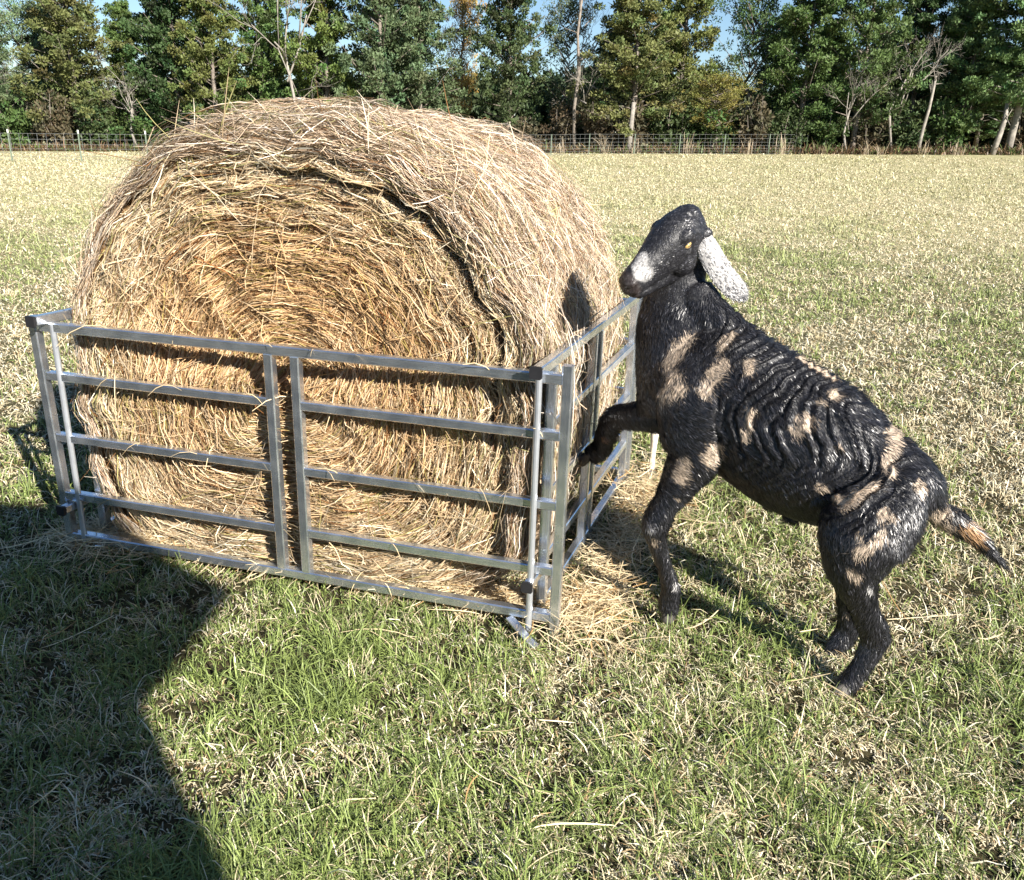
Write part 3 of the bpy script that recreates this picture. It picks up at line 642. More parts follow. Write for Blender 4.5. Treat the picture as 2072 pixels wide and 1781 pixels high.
def make_bale():
    b = empty('round_hay_bale', tuple(P0 + D1 * BU + BD * (BL / 2))); base = np.array(b.location)
    tag(b, 'large round bale of golden hay standing inside the metal feeder', 'hay bale')
    V = []; Q = []
    nt_, nq, nw = 260, 60, 60
    th = np.linspace(0, 2 * math.pi, nt_, endpoint=False)
    rings = []
    for q in np.linspace(0.02, 1, nq):
        w_ = face_w(q, th); du, dz = bale_R(th, 0 * th + 0.0); rings.append(bw(BU + du * q, w_ + 0.025, BZ + dz * q))
    for w0 in np.linspace(0.03, BL, nw):
        du, dz = bale_R(th, 0 * th + w0); rings.append(bw(BU + du * 0.985, w0 + 0 * th, BZ + dz * 0.985))
    for q in np.linspace(0.9, 0.02, 8):
        du, dz = bale_R(th, 0 * th + BL); rings.append(bw(BU + du * q, BL + 0 * th, BZ + dz * q))
    V = np.concatenate(rings); k = len(rings)
    i, j = np.meshgrid(np.arange(k - 1), np.arange(nt_), indexing='ij'); a = (i * nt_ + j).ravel(); c = (i * nt_ + (j + 1) % nt_).ravel()
    Q = np.stack([a, a + nt_, c + nt_, c], 1)
    mesh_obj('packed_core', V - base, Q, M_haycore, b, smooth=True)
    def colr(N, gold=1.0):
        u = rng.random((N, 1)); v = rng.random((N, 1))
        c = np.where(u < 0.58, np.array([0.72, 0.55, 0.34]), np.where(u < 0.80, np.array([0.90, 0.80, 0.60]), np.where(u < 0.90, np.array([0.26, 0.13, 0.05]), np.array([0.42, 0.38, 0.15]))))
        return np.clip(c * (0.36 + 0.80 * v), 0, 1)
    K = 5; tt = np.linspace(-0.5, 0.5, K)[None, :]
    # --- face strands
    N = 84000
    q = np.sqrt(rng.random(N)) * 1.01; th0 = rng.uniform(0, 2 * math.pi, N)
    L = rng.gamma(4, 0.035, N) + 0.03
    dev = rng.normal(0, 0.17, N); wild = rng.random(N) < 0.08; dev = np.where(wild, rng.normal(0, 1.1, N), dev)
    rr = np.maximum(q * 0.84, 0.08)
    dth = tt * (L * np.cos(dev) / rr)[:, None]; dq = tt * (L * np.sin(dev) / 0.84)[:, None] + 0.0
    TH_ = th0[:, None] + dth * rng.choice([-1, 1], N)[:, None]; QQ = np.clip(np.abs(q[:, None] + dq), 0.01, 1.03)
    lift = rng.exponential(0.010, N)[:, None] + (tt * 2) * (rng.normal(0.0, 0.009, N))[:, None] + np.where(wild, rng.exponential(0.014, N), 0)[:, None]
    lift = np.minimum(lift, 0.07)
    du, dz = bale_R(TH_, 0 * TH_); W_ = face_w(np.minimum(QQ, 1), TH_) - lift - 0.002
    Pf = bw(BU + du * QQ, W_, BZ + dz * QQ)
    keep = (Pf[..., 2].min(1) > 0.01)
    Pf = Pf[keep]; Nf = len(Pf)
    tang = unit(Pf[:, -1] - Pf[:, 0]); wd = unit(np.cross(tang, NF + rng.normal(0, 0.55, (Nf, 3))))
    mixq = (sstep(1.0, .55, q[keep]) * (.55 + .45 * sstep(.3, 1, Pf[:, 2, 2])) )[:, None]; cf = colr(Nf) * (1 - mixq + mixq * np.array([0.94, 0.78, 0.62]))
    hw = (0.0007 + 0.0011 * rng.random(Nf))[:, None] * np.array([.7, 1, 1, .9, .4])
    V, Q, C = strips(Pf, wd, hw, cf)
    mesh_obj('cut_face_hay', V - base, Q, M_hay, b, col=C)
    # --- outer wrap strands
    N = 150000
    th0 = rng.uniform(-0.75, math.pi + 0.75, N); w0 = rng.uniform(-0.005, BL, N) ** 1.0
    L = rng.gamma(4, 0.038, N) + 0.03; edge0 = sstep(.05, .35, w0); dev = rng.normal(0, 1, N) * (0.14 + .26 * edge0); wild = rng.random(N) < 0.03 + 0.12 * edge0; dev = np.where(wild, rng.normal(0, 1.2, N), dev)
    TH_ = th0[:, None] + tt * (L * np.cos(dev) / 0.85)[:, None] * rng.choice([-1, 1], N)[:, None]; WW = w0[:, None] + tt * (L * np.sin(dev))[:, None]
    WWc = np.clip(WW, 0, BL)
    du, dz = bale_R(TH_, WWc)
    lift = rng.exponential(0.011, N)[:, None] + (tt * 2) * rng.normal(0.0, 0.012, N)[:, None] + np.where(wild, rng.exponential(0.016, N), 0)[:, None]
    top = sstep(0.8, 1.0, np.sin(th0)); lift = np.minimum(lift * (1 + 0.8 * top[:, None]), 0.10)
    f = 1 + lift / 0.85
    Pw = bw(BU + du * f, WW, BZ + dz * f); keep = Pw[..., 2].min(1) > 0.01; Pw = Pw[keep]; Nw = len(Pw)
    tang = unit(Pw[:, -1] - Pw[:, 0]); nr = np.stack([du[keep][:, 2], 0 * du[keep][:, 2], dz[keep][:, 2]], 1)
    nr = unit(D1 * nr[:, :1] + np.array([0, 0, 1.0]) * nr[:, 2:]); wd = unit(np.cross(tang, nr + rng.normal(0, 0.5, (Nw, 3))))
    cw = colr(Nw) * np.array([1.0, 1.0, 1.12])
    V, Q, C = strips(Pw, wd, (0.0006 + 0.0009 * rng.random(Nw))[:, None] * np.array([.7, 1, 1, .9, .4]), np.clip(cw, 0, 1))
    mesh_obj('outer_layer_hay', V - base, Q, M_hay, b, col=C)
    # --- long loose strands standing off the top and edges
    N = 1700
    th0 = rng.uniform(0.1, math.pi - 0.1, N); w0 = rng.uniform(0, BL, N); w0 = np.where(rng.random(N) < 0.45, np.abs(rng.normal(0, 0.1, N)), w0)
    du, dz = bale_R(th0, np.clip(w0, 0, BL)); p = bw(BU + du, w0, BZ + dz)
    nr = unit(D1 * (du / .85)[:, None] + np.array([0, 0, 1.0]) * (dz / .85)[:, None])
    tg = unit(np.cross(nr, BD)) * rng.choice([-1, 1], N)[:, None]
    dirn = unit(tg * rng.uniform(0.5, 1.2, (N, 1)) + nr * rng.exponential(0.35, (N, 1)) + BD * rng.normal(0, 0.5, (N, 1)))
    L = np.minimum(rng.gamma(3, 0.035, N), .22)[:, None, None]; t = np.linspace(0, 1, K)[None, :, None]
    Pl = p[:, None] + dirn[:, None] * L * t + unit(rng.normal(0, 1, (N, 3)))[:, None] * L * 0.25 * t * t
    wd = unit(np.cross(dirn, rng.normal(0, 1, (N, 3))))
    V, Q, C = strips(Pl, wd, (0.0010 + 0.0008 * rng.random(N))[:, None] * np.array([.8, 1, 1, .9, .3]), colr(N))
    mesh_obj('stray_stalk_fringe', V - base, Q, M_hay, b, col=C)
make_bale()

# ------------------------------------------------------------------ feeder
def make_feeder():
    f = empty('hay_feeder', tuple(P0 + D1 * PW / 2 + D2 * PL / 2)); off = np.array(f.location)
    tag(f, 'square aluminium tube hay feeder with four railed panels around the bale', 'hay feeder')
    Z = np.array([0, 0, 1.0])
    def bar(name, a, b, wu=TB, wv=TB, up=(0, 0, 1), parent=None, mat=M_metal):
        # each tube gets its own axes so that the brushed grain runs along it
        a = np.array(a); b = np.array(b); t = unit(b - a); u = np.array(up, float); u = unit(np.cross(t, np.cross(u, t)))
        mb = MB(); L = np.linalg.norm(b - a); mb.bar((0, 0, 0), (L, 0, 0), wu, wv, up=(0, 0, 1))
        o = mb.build(name, mat, parent or f)
        v = np.cross(u, t); mm = Matrix.Identity(4); pl = a - (off if parent is None else off)
        for i in range(3): mm[i][0], mm[i][1], mm[i][2], mm[i][3] = t[i], v[i], u[i], pl[i]
        o.matrix_local = mm if parent is None else (parent.matrix_local.inverted() @ mm)
        return o
    def rod(name, a, b, r): mb = MB(); mb.tube([a - off, b - off], r, 12); return mb.build(name, M_rod, f, smooth=False)
    e = 0.0025
    # front panel: end posts, two middle posts, five rails
    nrm = (NF[0], NF[1], 0)
    bar('post', P0 - D1 * .012 - Z * .03, P0 - D1 * .034 + Z * (PTOP - .01), up=nrm); bar('post', P0 + D1 * PW, P0 + D1 * PW + Z * PTOP, up=nrm)
    a0, a1 = P0 - D1 * (TB / 2 - .014), P0 + D1 * (PW - TB / 2)
    bar('rail', a0 + Z * RZ[0], a1 + Z * RZ[0]); bar('rail', a0 + Z * RZ[4], a1 + Z * RZ[4])
    for mpos in (MID1, MID2):
        bar('post', P0 + D1 * mpos + Z * (RZ[4] + TB / 2), P0 + D1 * mpos + Z * (RZ[0] - TB / 2), up=nrm)
    for zz in RZ[1:4]:
        bar('rail', a0 + Z * zz, P0 + D1 * (MID1 - TB / 2) + Z * zz, TB - e, TB - e)
        bar('rail', P0 + D1 * (MID2 + TB / 2) + Z * zz, a1 + Z * zz, TB - e, TB - e)
    # back panel
    Q0 = P0 + D1 * 0.07 + D2 * (PL + 0.02)
    for k in (0.0, 0.82, 0.92, 1.74): bar('post', Q0 + D1 * k, Q0 + D1 * k + Z * PTOP, up=nrm)
    for zz in RZ:
        for k0, k1 in ((0.0, 0.82), (0.82, 0.92), (0.92, 1.74)): bar('rail', Q0 + D1 * (k0 + TB / 2) + Z * zz, Q0 + D1 * (k1 - TB / 2) + Z * zz, TB - e, TB - e)
    # side panels, hooked on the corner rods
    sn = (D1[0], D1[1], 0)
    for side, H0 in (('left', P0 + D1 * 0.045 + NF * 0.045), ('right', P0 + D1 * (PW - 0.075) + NF * 0.045)):
        SL = PL - 0.09
        p1, pm1, pm2, p2 = 0.02, 0.56, 0.64, SL
        zt = RZ[0] + 0.028
        front = H0 - D2 * 0.10 + (D1 * -0.02 if side == 'left' else D1 * 0.0)
        bar('rail', front + Z * zt, H0 + D2 * (SL + 0.02) + Z * zt, up=(0, 0, 1))
        for p in (p1 + 0.04, pm1, pm2, p2): bar('post', H0 + D2 * p + Z * (0.0 if p == p2 else 0.055), H0 + D2 * p + Z * (zt - TB / 2), up=sn)
        for zz in RZ[1:]:
            for k0, k1 in ((p1 + 0.04, pm1), (pm1, pm2), (pm2, p2)): bar('rail', H0 + D2 * (k0 + TB / 2) + Z * zz, H0 + D2 * (k1 - TB / 2) + Z * zz, TB - e, TB - e)
        # hinge rod, upper cap, lower bracket
        fr = front - NF * 0.004
        mb = MB(); mb.bar(fr + Z * (zt) - D2 * 0.004 - off, fr - D2 * 0.012 + Z * zt - off, TB + .006, TB + .006); mb.build('end_cap', M_black, f)
        ro = front + D2 * (0.022 if side == 'right' else 0.045) + D1 * (0 if side == 'right' else .030)
        rod('hinge_rod', ro + Z * 0.03, ro + Z * (zt - TB / 2 - 0.001), 0.0105)
        br = bar('bracket', front + Z * 0.205, front + D2 * 0.13 + Z * 0.205, TB - .004, TB - .004)
        mb = MB(); mb.bar(-D2 * 0.0125 + fr - off + Z * .205, fr - off + Z * 0.205 - D2 * 0.003, TB + .004, TB + .004); mb.build('bracket_cap', M_black, f)
        ft = P0 + D1 * (0.12 if side == 'left' else PW - 0.15)
        dr = (D1 * 0.55 - NF * 0.35) if side == 'right' else (-D1 * 0.2 + NF * 0.5)
        bar('foot_brace', ft + Z * 0.056 - NF * 0.02, ft + dr * 0.2 + Z * 0.012 - NF * 0.03, 0.03, 0.006)
    return f
make_feeder()

# ------------------------------------------------------------------ loose hay
def loose_hay():
    segs = []
    def spot(n, cx, cy, sx, sy, hmax):
        segs.append((np.stack([cx + rng.normal(0, sx, n), cy + rng.normal(0, sy, n)], 1), np.full(n, hmax)))
    for u in np.linspace(0.05, 1.9, 12):                          # along and under the front rail
        c = P0 + D1 * u + NF * 0.12; spot(260, c[0], c[1], 0.09, 0.04, 0.05)
    for s in np.linspace(0.1, 1.3, 8):                            # along the right side panel
        c = P0 + D1 * (PW + 0.06) + D2 * s; spot(170, c[0], c[1], 0.07, 0.10, 0.05)
    c = P0 + D1 * 2.0 + D2 * 1.2; spot(520, c[0] - .04, c[1], 0.10, 0.25, 0.10)
    c = P0 + D1 * 0.12; spot(500, c[0], c[1] + .04, 0.12, 0.09, 0.06)
    c = P0 + D1 * 1.98; spot(80, c[0], c[1], 0.10, 0.09, 0.02)
    n = 240; segs.append((np.stack([rng.uniform(-1.6, 2.2, n), rng.uniform(1.2, 3.6, n)], 1), np.full(n, 0.03)))
    xy = np.concatenate([s[0] for s in segs]); hm = np.concatenate([s[1] for s in segs]); N = len(xy)
    z = 0.028 + rng.random(N) * hm
    ang = rng.uniform(0, 6.28, N); d = unit(np.stack([np.cos(ang), np.sin(ang), rng.normal(0, .18, N)], 1)); L = rng.gamma(4, 0.028, N) + .03
    K = 5; t = np.linspace(-.5, .5, K)[None, :, None]
    P = np.stack([xy[:, 0], xy[:, 1], z], 1)[:, None] + d[:, None] * L[:, None, None] * t + unit(np.stack([rng.normal(0, 1, N), rng.normal(0, 1, N), rng.normal(0, .3, N)], 1))[:, None] * (L[:, None, None] * .5) * t * t
    P[..., 2] = np.maximum(P[..., 2], 0.012)
    u = rng.random((N, 1)); c = np.where(u < .6, np.array([.72, .58, .36]), np.where(u < .85, np.array([.88, .74, .48]), np.array([.48, .3, .13]))) * (.75 + .4 * rng.random((N, 1)))
    V, Q, C = strips(P, unit(np.cross(d, rng.normal(0, .5, (N, 3)) + np.array([0, 0, 1.0]))), (0.0010 + .001 * rng.random(N))[:, None] * np.array([.6, 1, 1, .9, .4]), c)
    o = mesh_obj('loose_hay', V, Q, M_hay, col=np.clip(C, 0, 1)); tag(o, 'loose hay strewn on the grass around the feeder', 'loose hay', kind='stuff')
    # stalks caught on the rails
    n = 45; u = rng.uniform(0.05, PW - .03, n); zz = np.array(RZ)[rng.integers(0, 5, n)] + 0.02
    p = P0 + D1 * u[:, None] - NF * rng.uniform(-.005, .035, (n, 1)) + np.array([0, 0, 1.0]) * zz[:, None]
    d = unit(D1 * rng.normal(0, 1, (n, 1)) + NF * rng.normal(0, .45, (n, 1)) + np.array([0, 0, 1.0]) * rng.normal(-.1, .75, (n, 1))); L = rng.gamma(4, .022, n) + .03
    P = p[:, None] + d[:, None] * L[:, None, None] * t - np.array([0, 0, 1.0]) * (L[:, None, None] * .8) * t * t
    V, Q, C = strips(P, unit(np.cross(d, rng.normal(0, 1, (n, 3)))), .0013 * np.ones((n, 1)) * np.array([.6, 1, 1, .9, .4]), np.array([.8, .62, .36]) * (.6 + .5 * rng.random((n, 1))))
    o = mesh_obj('caught_hay', V, Q, M_hay, col=np.clip(C, 0, 1)); tag(o, 'hay stalks caught on the rails of the feeder', 'loose hay', kind='stuff')
loose_hay()

# ------------------------------------------------------------------ goats
def catmull(A, n):
    A = np.asarray(A, float); k = len(A); out = []
    Pd = np.vstack([2 * A[0] - A[1], A, 2 * A[-1] - A[-2]])
    for i in range(k - 1):
        p0, p1, p2, p3 = Pd[i], Pd[i + 1], Pd[i + 2], Pd[i + 3]
        for t in np.linspace(0, 1, n, endpoint=False):
            out.append(0.5 * (2 * p1 + (p2 - p0) * t + (2 * p0 - 5 * p1 + 4 * p2 - p3) * t * t + (3 * p1 - p0 - 3 * p2 + p3) * t ** 3))
    out.append(A[-1]); return np.array(out)

def loft(mb, st, lat, n=5, seg=22, lats=None):
    """st rows: x,y,z, half size in plane, half size lateral"""
    S_ = catmull(st, n); S_[:, 3:] = np.maximum(S_[:, 3:], 0.002); V = []
    k = len(S_)
    for i in range(k):
        t = unit(S_[min(i + 1, k - 1), :3] - S_[max(i - 1, 0), :3]); l = unit(lat - t * (lat @ t)); u = np.cross(t, l)
        a = np.arange(seg) * 2 * math.pi / seg
        V.append(S_[i, :3] + S_[i, 3] * np.cos(a)[:, None] * u + S_[i, 4] * np.sin(a)[:, None] * l)
    V = np.concatenate(V); t0 = unit(S_[1, :3] - S_[0, :3]); t1 = unit(S_[-1, :3] - S_[-2, :3])
    V = np.vstack([V, S_[0, :3] - t0 * S_[0, 3] * 0.5, S_[-1, :3] + t1 * S_[-1, 3] * 0.5])
    Q = [(i * seg + j, i * seg + (j + 1) % seg, (i + 1) * seg + (j + 1) % seg, (i + 1) * seg + j) for i in range(k - 1) for j in range(seg)]
    T = [(k * seg, (j + 1) % seg, j) for j in range(seg)] + [(k * seg + 1, (k - 1) * seg + j, (k - 1) * seg + (j + 1) % seg) for j in range(seg)]
    mb.add(V, Q, T)

def ball(mb, c, ax, r, nu=12, nv=16):
    """ellipsoid: ax 3 unit rows, r 3 radii"""
    V = []
    for i in range(1, nu):
        a = math.pi * i / nu
        for j in range(nv):
            b = 2 * math.pi * j / nv; p = np.array([math.sin(a) * math.cos(b) * r[0], math.sin(a) * math.sin(b) * r[1], math.cos(a) * r[2]]); V.append(c + p @ ax)
    V += [c + ax[2] * r[2], c - ax[2] * r[2]]; n0 = (nu - 1) * nv
    Q = [(i * nv + j, i * nv + (j + 1) % nv, (i + 1) * nv + (j + 1) % nv, (i + 1) * nv + j) for i in range(nu - 2) for j in range(nv)]
    T = [(n0, (j + 1) % nv, j) for j in range(nv)] + [(n0 + 1, (nu - 2) * nv + j, (nu - 2) * nv + (j + 1) % nv) for j in range(nv)]
    mb.add(V, Q, T)

def fuse(mb, voxel, smooth_it):
    """one continuous skin out of the overlapping lofts"""
    o = mb.build('tmp', None)
    r = o.modifiers.new('r', 'REMESH'); r.mode = 'VOXEL'; r.voxel_size = voxel
    s = o.modifiers.new('s', 'SMOOTH'); s.factor = 0.5; s.iterations = smooth_it
    dg = bpy.context.evaluated_depsgraph_get(); dg.update(); ev = o.evaluated_get(dg); me = bpy.data.meshes.new_from_object(ev)
    n = len(me.vertices); V = np.empty(n * 3, np.float32); me.vertices.foreach_get('co', V); V = V.reshape(-1, 3).astype(float)
    Nn = np.empty(n * 3, np.float32); me.vertices.foreach_get('normal', Nn); Nn = Nn.reshape(-1, 3).astype(float)
    np_ = len(me.polygons); lt = np.empty(np_, np.int32); me.polygons.foreach_get('loop_total', lt)
    li = np.empty(len(me.loops), np.int32); me.loops.foreach_get('vertex_index', li)
    st = np.concatenate([[0], np.cumsum(lt)[:-1]])
    Fq = np.stack([li[st[lt == 4] + k] for k in range(4)], 1) if (lt == 4).any() else np.zeros((0, 4), int)
    Ft = np.stack([li[st[lt == 3] + k] for k in range(3)], 1) if (lt == 3).any() else np.zeros((0, 3), int)
    bpy.data.objects.remove(o)
    return V, Nn, Fq, Ft

def vnormals(V, Fq):
    n = np.cross(V[Fq[:, 2]] - V[Fq[:, 0]], V[Fq[:, 3]] - V[Fq[:, 1]]); out = np.zeros_like(V)
    for k in range(4): np.add.at(out, Fq[:, k], n)
    return unit(out)

LAT = unit(np.array([-0.44, -0.9, 0.0]))                       # towards the near flank
def stn(x, y, Y, hh, hl=None, latm=None):
    p = at(x, y, Y); s = pxm(p); h = hh * s
    return [*p, h, (latm if latm is not None else (hl * s if hl else h * 0.85))]

def make_goat():
    g = empty('rearing_goat', (1.05, 2.28, 0)); off = np.array(g.location)
    tag(g, 'black goat with tan patches and a white ear rearing up against the feeder', 'goat')
    mb = MB()
    # trunk: rump -> brisket
    loft(mb, [stn(1893, 1040, 2.27, 16, latm=.03), stn(1868, 1010, 2.28, 52, latm=.075), stn(1822, 985, 2.30, 88, latm=.115), stn(1732, 955, 2.37, 128, latm=.15), stn(1645, 912, 2.43, 150, latm=.18),
              stn(1555, 857, 2.50, 148, latm=.17), stn(1470, 800, 2.57, 138, latm=.15), stn(1400, 780, 2.62, 118, latm=.13), stn(1345, 775, 2.66, 72, latm=.095), stn(1318, 785, 2.68, 38, latm=.05)], LAT, 6, 28)
    # withers
    loft(mb, [stn(1640, 790, 2.46, 40, latm=.05), stn(1560, 740, 2.53, 45, latm=.05), stn(1485, 693, 2.59, 50, latm=.05), stn(1430, 650, 2.63, 55, latm=.05), stn(1400, 590, 2.67, 42, latm=.045)], LAT, 4, 18)
    # neck
    loft(mb, [stn(1400, 800, 2.63, 122, latm=.11), stn(1372, 725, 2.65, 92, latm=.085), stn(1360, 655, 2.68, 74, latm=.07), stn(1368, 590, 2.70, 58, latm=.058), stn(1388, 530, 2.71, 45, latm=.05), stn(1398, 480, 2.71, 36, latm=.045)], LAT, 5, 22)
    # shoulder mass and near foreleg
    loft(mb, [stn(1430, 730, 2.53, 50, latm=.04), stn(1405, 810, 2.50, 78, latm=.055), stn(1400, 880, 2.49, 68, latm=.055), stn(1402, 925, 2.48, 56, latm=.05), stn(1380, 965, 2.48, 42, latm=.04), stn(1350, 1015, 2.48, 29, latm=.028), stn(1326, 1062, 2.48, 28, latm=.028),
              stn(1331, 1100, 2.485, 19, latm=.02), stn(1346, 1150, 2.49, 15.5, latm=.016), stn(1357, 1190, 2.495, 20, latm=.021), stn(1354, 1215, 2.5, 21, latm=.021), stn(1353, 1235, 2.5, 20, latm=.022)], LAT, 5, 18)
    ball(mb, at(1316, 1066, 2.47), np.eye(3), (.022, .025, .03))
    # far foreleg reaching through the side panel
    loft(mb, [stn(1390, 830, 2.72, 55, latm=.04), stn(1330, 838, 2.76, 40, latm=.035), stn(1278, 842, 2.80, 28, latm=.03), stn(1244, 846, 2.84, 25, latm=.028), stn(1224, 880, 2.86, 21, latm=.023), stn(1216, 905, 2.88, 21, latm=.022), stn(1192, 922, 2.90, 19, latm=.02)], LAT, 5, 16)
    # near hind leg
    loft(mb, [stn(1830, 965, 2.22, 50, latm=.045), stn(1790, 1030, 2.20, 84, latm=.07), stn(1745, 1085, 2.18, 90, latm=.07), stn(1727, 1140, 2.17, 62, latm=.055), stn(1733, 1185, 2.17, 42, latm=.04), stn(1750, 1235, 2.18, 30, latm=.024), stn(1769, 1285, 2.19, 29, latm=.024),
              stn(1757, 1325, 2.185, 23, latm=.019), stn(1733, 1360, 2.18, 20, latm=.017), stn(1706, 1392, 2.175, 23, latm=.022)], LAT, 5, 18)
    ball(mb, at(1787, 1294, 2.185), np.eye(3), (.022, .02, .026))
    # far hind leg
    loft(mb, [stn(1800, 1040, 2.38, 70, latm=.06), stn(1755, 1120, 2.38, 55, latm=.05), stn(1728, 1190, 2.38, 35, latm=.035), stn(1722, 1240, 2.385, 27, latm=.025), stn(1716, 1275, 2.385, 23, latm=.022), stn(1697, 1303, 2.38, 20, latm=.019), stn(1682, 1325, 2.38, 20, latm=.02)], LAT, 5, 16)
    # tail
    loft(mb, [stn(1880, 1020, 2.27, 20, latm=.025), stn(1905, 1040, 2.26, 27, latm=.022), stn(1935, 1058, 2.25, 25, latm=.018), stn(1975, 1088, 2.235, 18, latm=.012), stn(2008, 1122, 2.22, 9, latm=.006), stn(2034, 1146, 2.21, 3, latm=.003)], LAT, 5, 14)
    ball(mb, at(1556, 1016, 2.50), np.eye(3), (.022, .02, .026)); ball(mb, at(1600, 1045, 2.46), np.eye(3), (.03, .02, .02))
    # head in its own frame
    Rm = np.stack([RT, UP, -FWD])                               # right, up, towards the viewer
    def cv(x, y, z): return np.array([x, y, z]) @ Rm
    ha = unit(cv(-.74, -.64, .30)); hn = cv(-.47, .46, .72); hn = unit(hn - ha * (hn @ ha)); hl = np.cross(hn, ha)
    if hl @ -FWD < 0: hl = -hl
    HP = at(1399, 455, 2.69); HS = 1.29                                    # poll, inside the skull
    def H(a, n, l): return HP + (ha * a + hn * n + hl * l) * HS
    def hs(a, n, hh, wl): return [*H(a, n, 0), hh * HS, wl * HS]
    loft(mb, [hs(-.018, -.005, .034, .030), hs(.012, .0, .052, .048), hs(.045, .0, .060, .056), hs(.08, -.004, .060, .055), hs(.115, -.010, .054, .047), hs(.15, -.014, .046, .038), hs(.185, -.020, .041, .033), hs(.212, -.026, .038, .032), hs(.232, -.032, .028, .025)], hl, 5, 24)
    loft(mb, [hs(.03, -.058, .034, .032), hs(.07, -.068, .033, .034), hs(.12, -.066, .026, .028), hs(.17, -.060, .019, .023), hs(.212, -.056, .014, .019)], hl, 4, 18)   # jaw
    hax = np.stack([ha, hl, hn])
    for sg in (1, -1):
        ball(mb, H(.064, .022, .046 * sg), hax, (.024*HS, .013*HS, .016*HS))          # brow / eye socket
        ball(mb, H(.07, -.045, .030 * sg), hax, (.045*HS, .024*HS, .036*HS))           # cheek
        ball(mb, H(.222, -.014, .018 * sg), hax, (.016*HS, .011*HS, .013*HS))         # nostril wing
        ball(mb, H(.004, -.018, .044 * sg), hax, (.022*HS, .014*HS, .02*HS))           # ear root
    ball(mb, H(.015, .030, .0), hax, (.04*HS, .036*HS, .026*HS))
    V, Nn, Fq, Ft = fuse(mb, 0.0048, 8)
    # dents: nostril slit, mouth line, eye hollow, jugular, ribs and rippled coat
    def local(P): d = (P - HP) / HS; return np.stack([d @ ha, d @ hn, d @ hl], 1)
    px = proj(V)
    nearside = sstep(-0.15, 0.25, Nn @ LAT)
    ax_b = unit(at(1405, 780, 2.62) - at(1822, 985, 2.3)); s_ = (V - at(1822, 985, 2.3)) @ ax_b
    up_b = unit(np.cross(ax_b, LAT)); up_b = up_b if up_b[2] > 0 else -up_b
    v_ = (V - at(1822, 985, 2.3)) @ up_b
    lf = (V - at(1822, 985, 2.3)) @ LAT
    body = sstep(-.06, .06, s_) * sstep(.78, .62, s_) * sstep(-.17, -.06, v_)
    body *= 1 - sstep(0, 1, np.exp(-(((px[:, 0] - 1400) / 70) ** 2 + ((px[:, 1] - 880) / 110) ** 2)))
    wv = s_ + 0.05 * np.sin(v_ * 17 + s_ * 7) + 0.085 * (noise3(V * 11) - .5) + 0.040 * (noise3(V * 28) - .5) + 0.12 * v_
    rp = np.sin(wv * 2 * math.pi / 0.034) + .5 * np.sin(wv * 2 * math.pi / 0.021 + 5 * noise3(V * 10)); rp = np.sign(rp) * np.abs(rp) ** .9
    amp = 0.0036 * (0.25 + 0.75 * sstep(.3, .65, noise3(V * 8 + 3))) * (0.5 + noise3(V * 20 + 60))
    V = V + Nn * (body * (amp * rp + 0.003 * (noise3(V * 36 + 5) - .5)))[:, None]
    V = V + Nn * (0.0025 * (noise3(V * 60) - .5) + 0.006 * (noise3(V * 14 + 9) - .5) * sstep(.9, .6, V[:, 2] * 0 + np.abs(lf) * 0))[:, None]
    lc = local(V)
    near_head = (lc[:, 0] > -.05) & (lc[:, 0] < .27) & (np.abs(lc[:, 1]) < .12) & (np.abs(lc[:, 2]) < .08)
    al = np.abs(lc[:, 2])
    nost = np.exp(-(((lc[:, 0] - .232) / .010) ** 2 + ((lc[:, 1] + .016 + (lc[:, 0] - .232) * .6) / .0055) ** 2)) * (al > .008)
    mline = np.exp(-((lc[:, 1] + .0475 - .12 * (lc[:, 0] - .2)) / .005) ** 2) * sstep(.165, .185, lc[:, 0])
    eyeh = np.exp(-(((lc[:, 0] - .070) / .014) ** 2 + ((lc[:, 1] - .004) / .010) ** 2)) * (al > .03)
    V = V - Nn * (near_head * (0.009 * nost + 0.009 * mline + 0.006 * eyeh))[:, None]
    Nn = vnormals(V, Fq)
    if (Nn * (V - V.mean(0))).sum() < 0: Nn = -Nn
    # ---- coat colours: black with tan islands set on the surface
    px = proj(V); dist = np.linalg.norm(V - EYE, axis=1)
    TAN = np.array([.56, .45, .34]); RUST = np.array([.34, .20, .12]); WHT = np.array([.78, .76, .74]); BLK = np.array([.012, .012, .014])
    def onskin(x, y):
        d = np.hypot(px[:, 0] - x, px[:, 1] - y); c = np.where(d < 7)[0]
        if len(c) == 0: return V[np.argmin(d)]
        return V[c[np.argmin(dist[c])]]
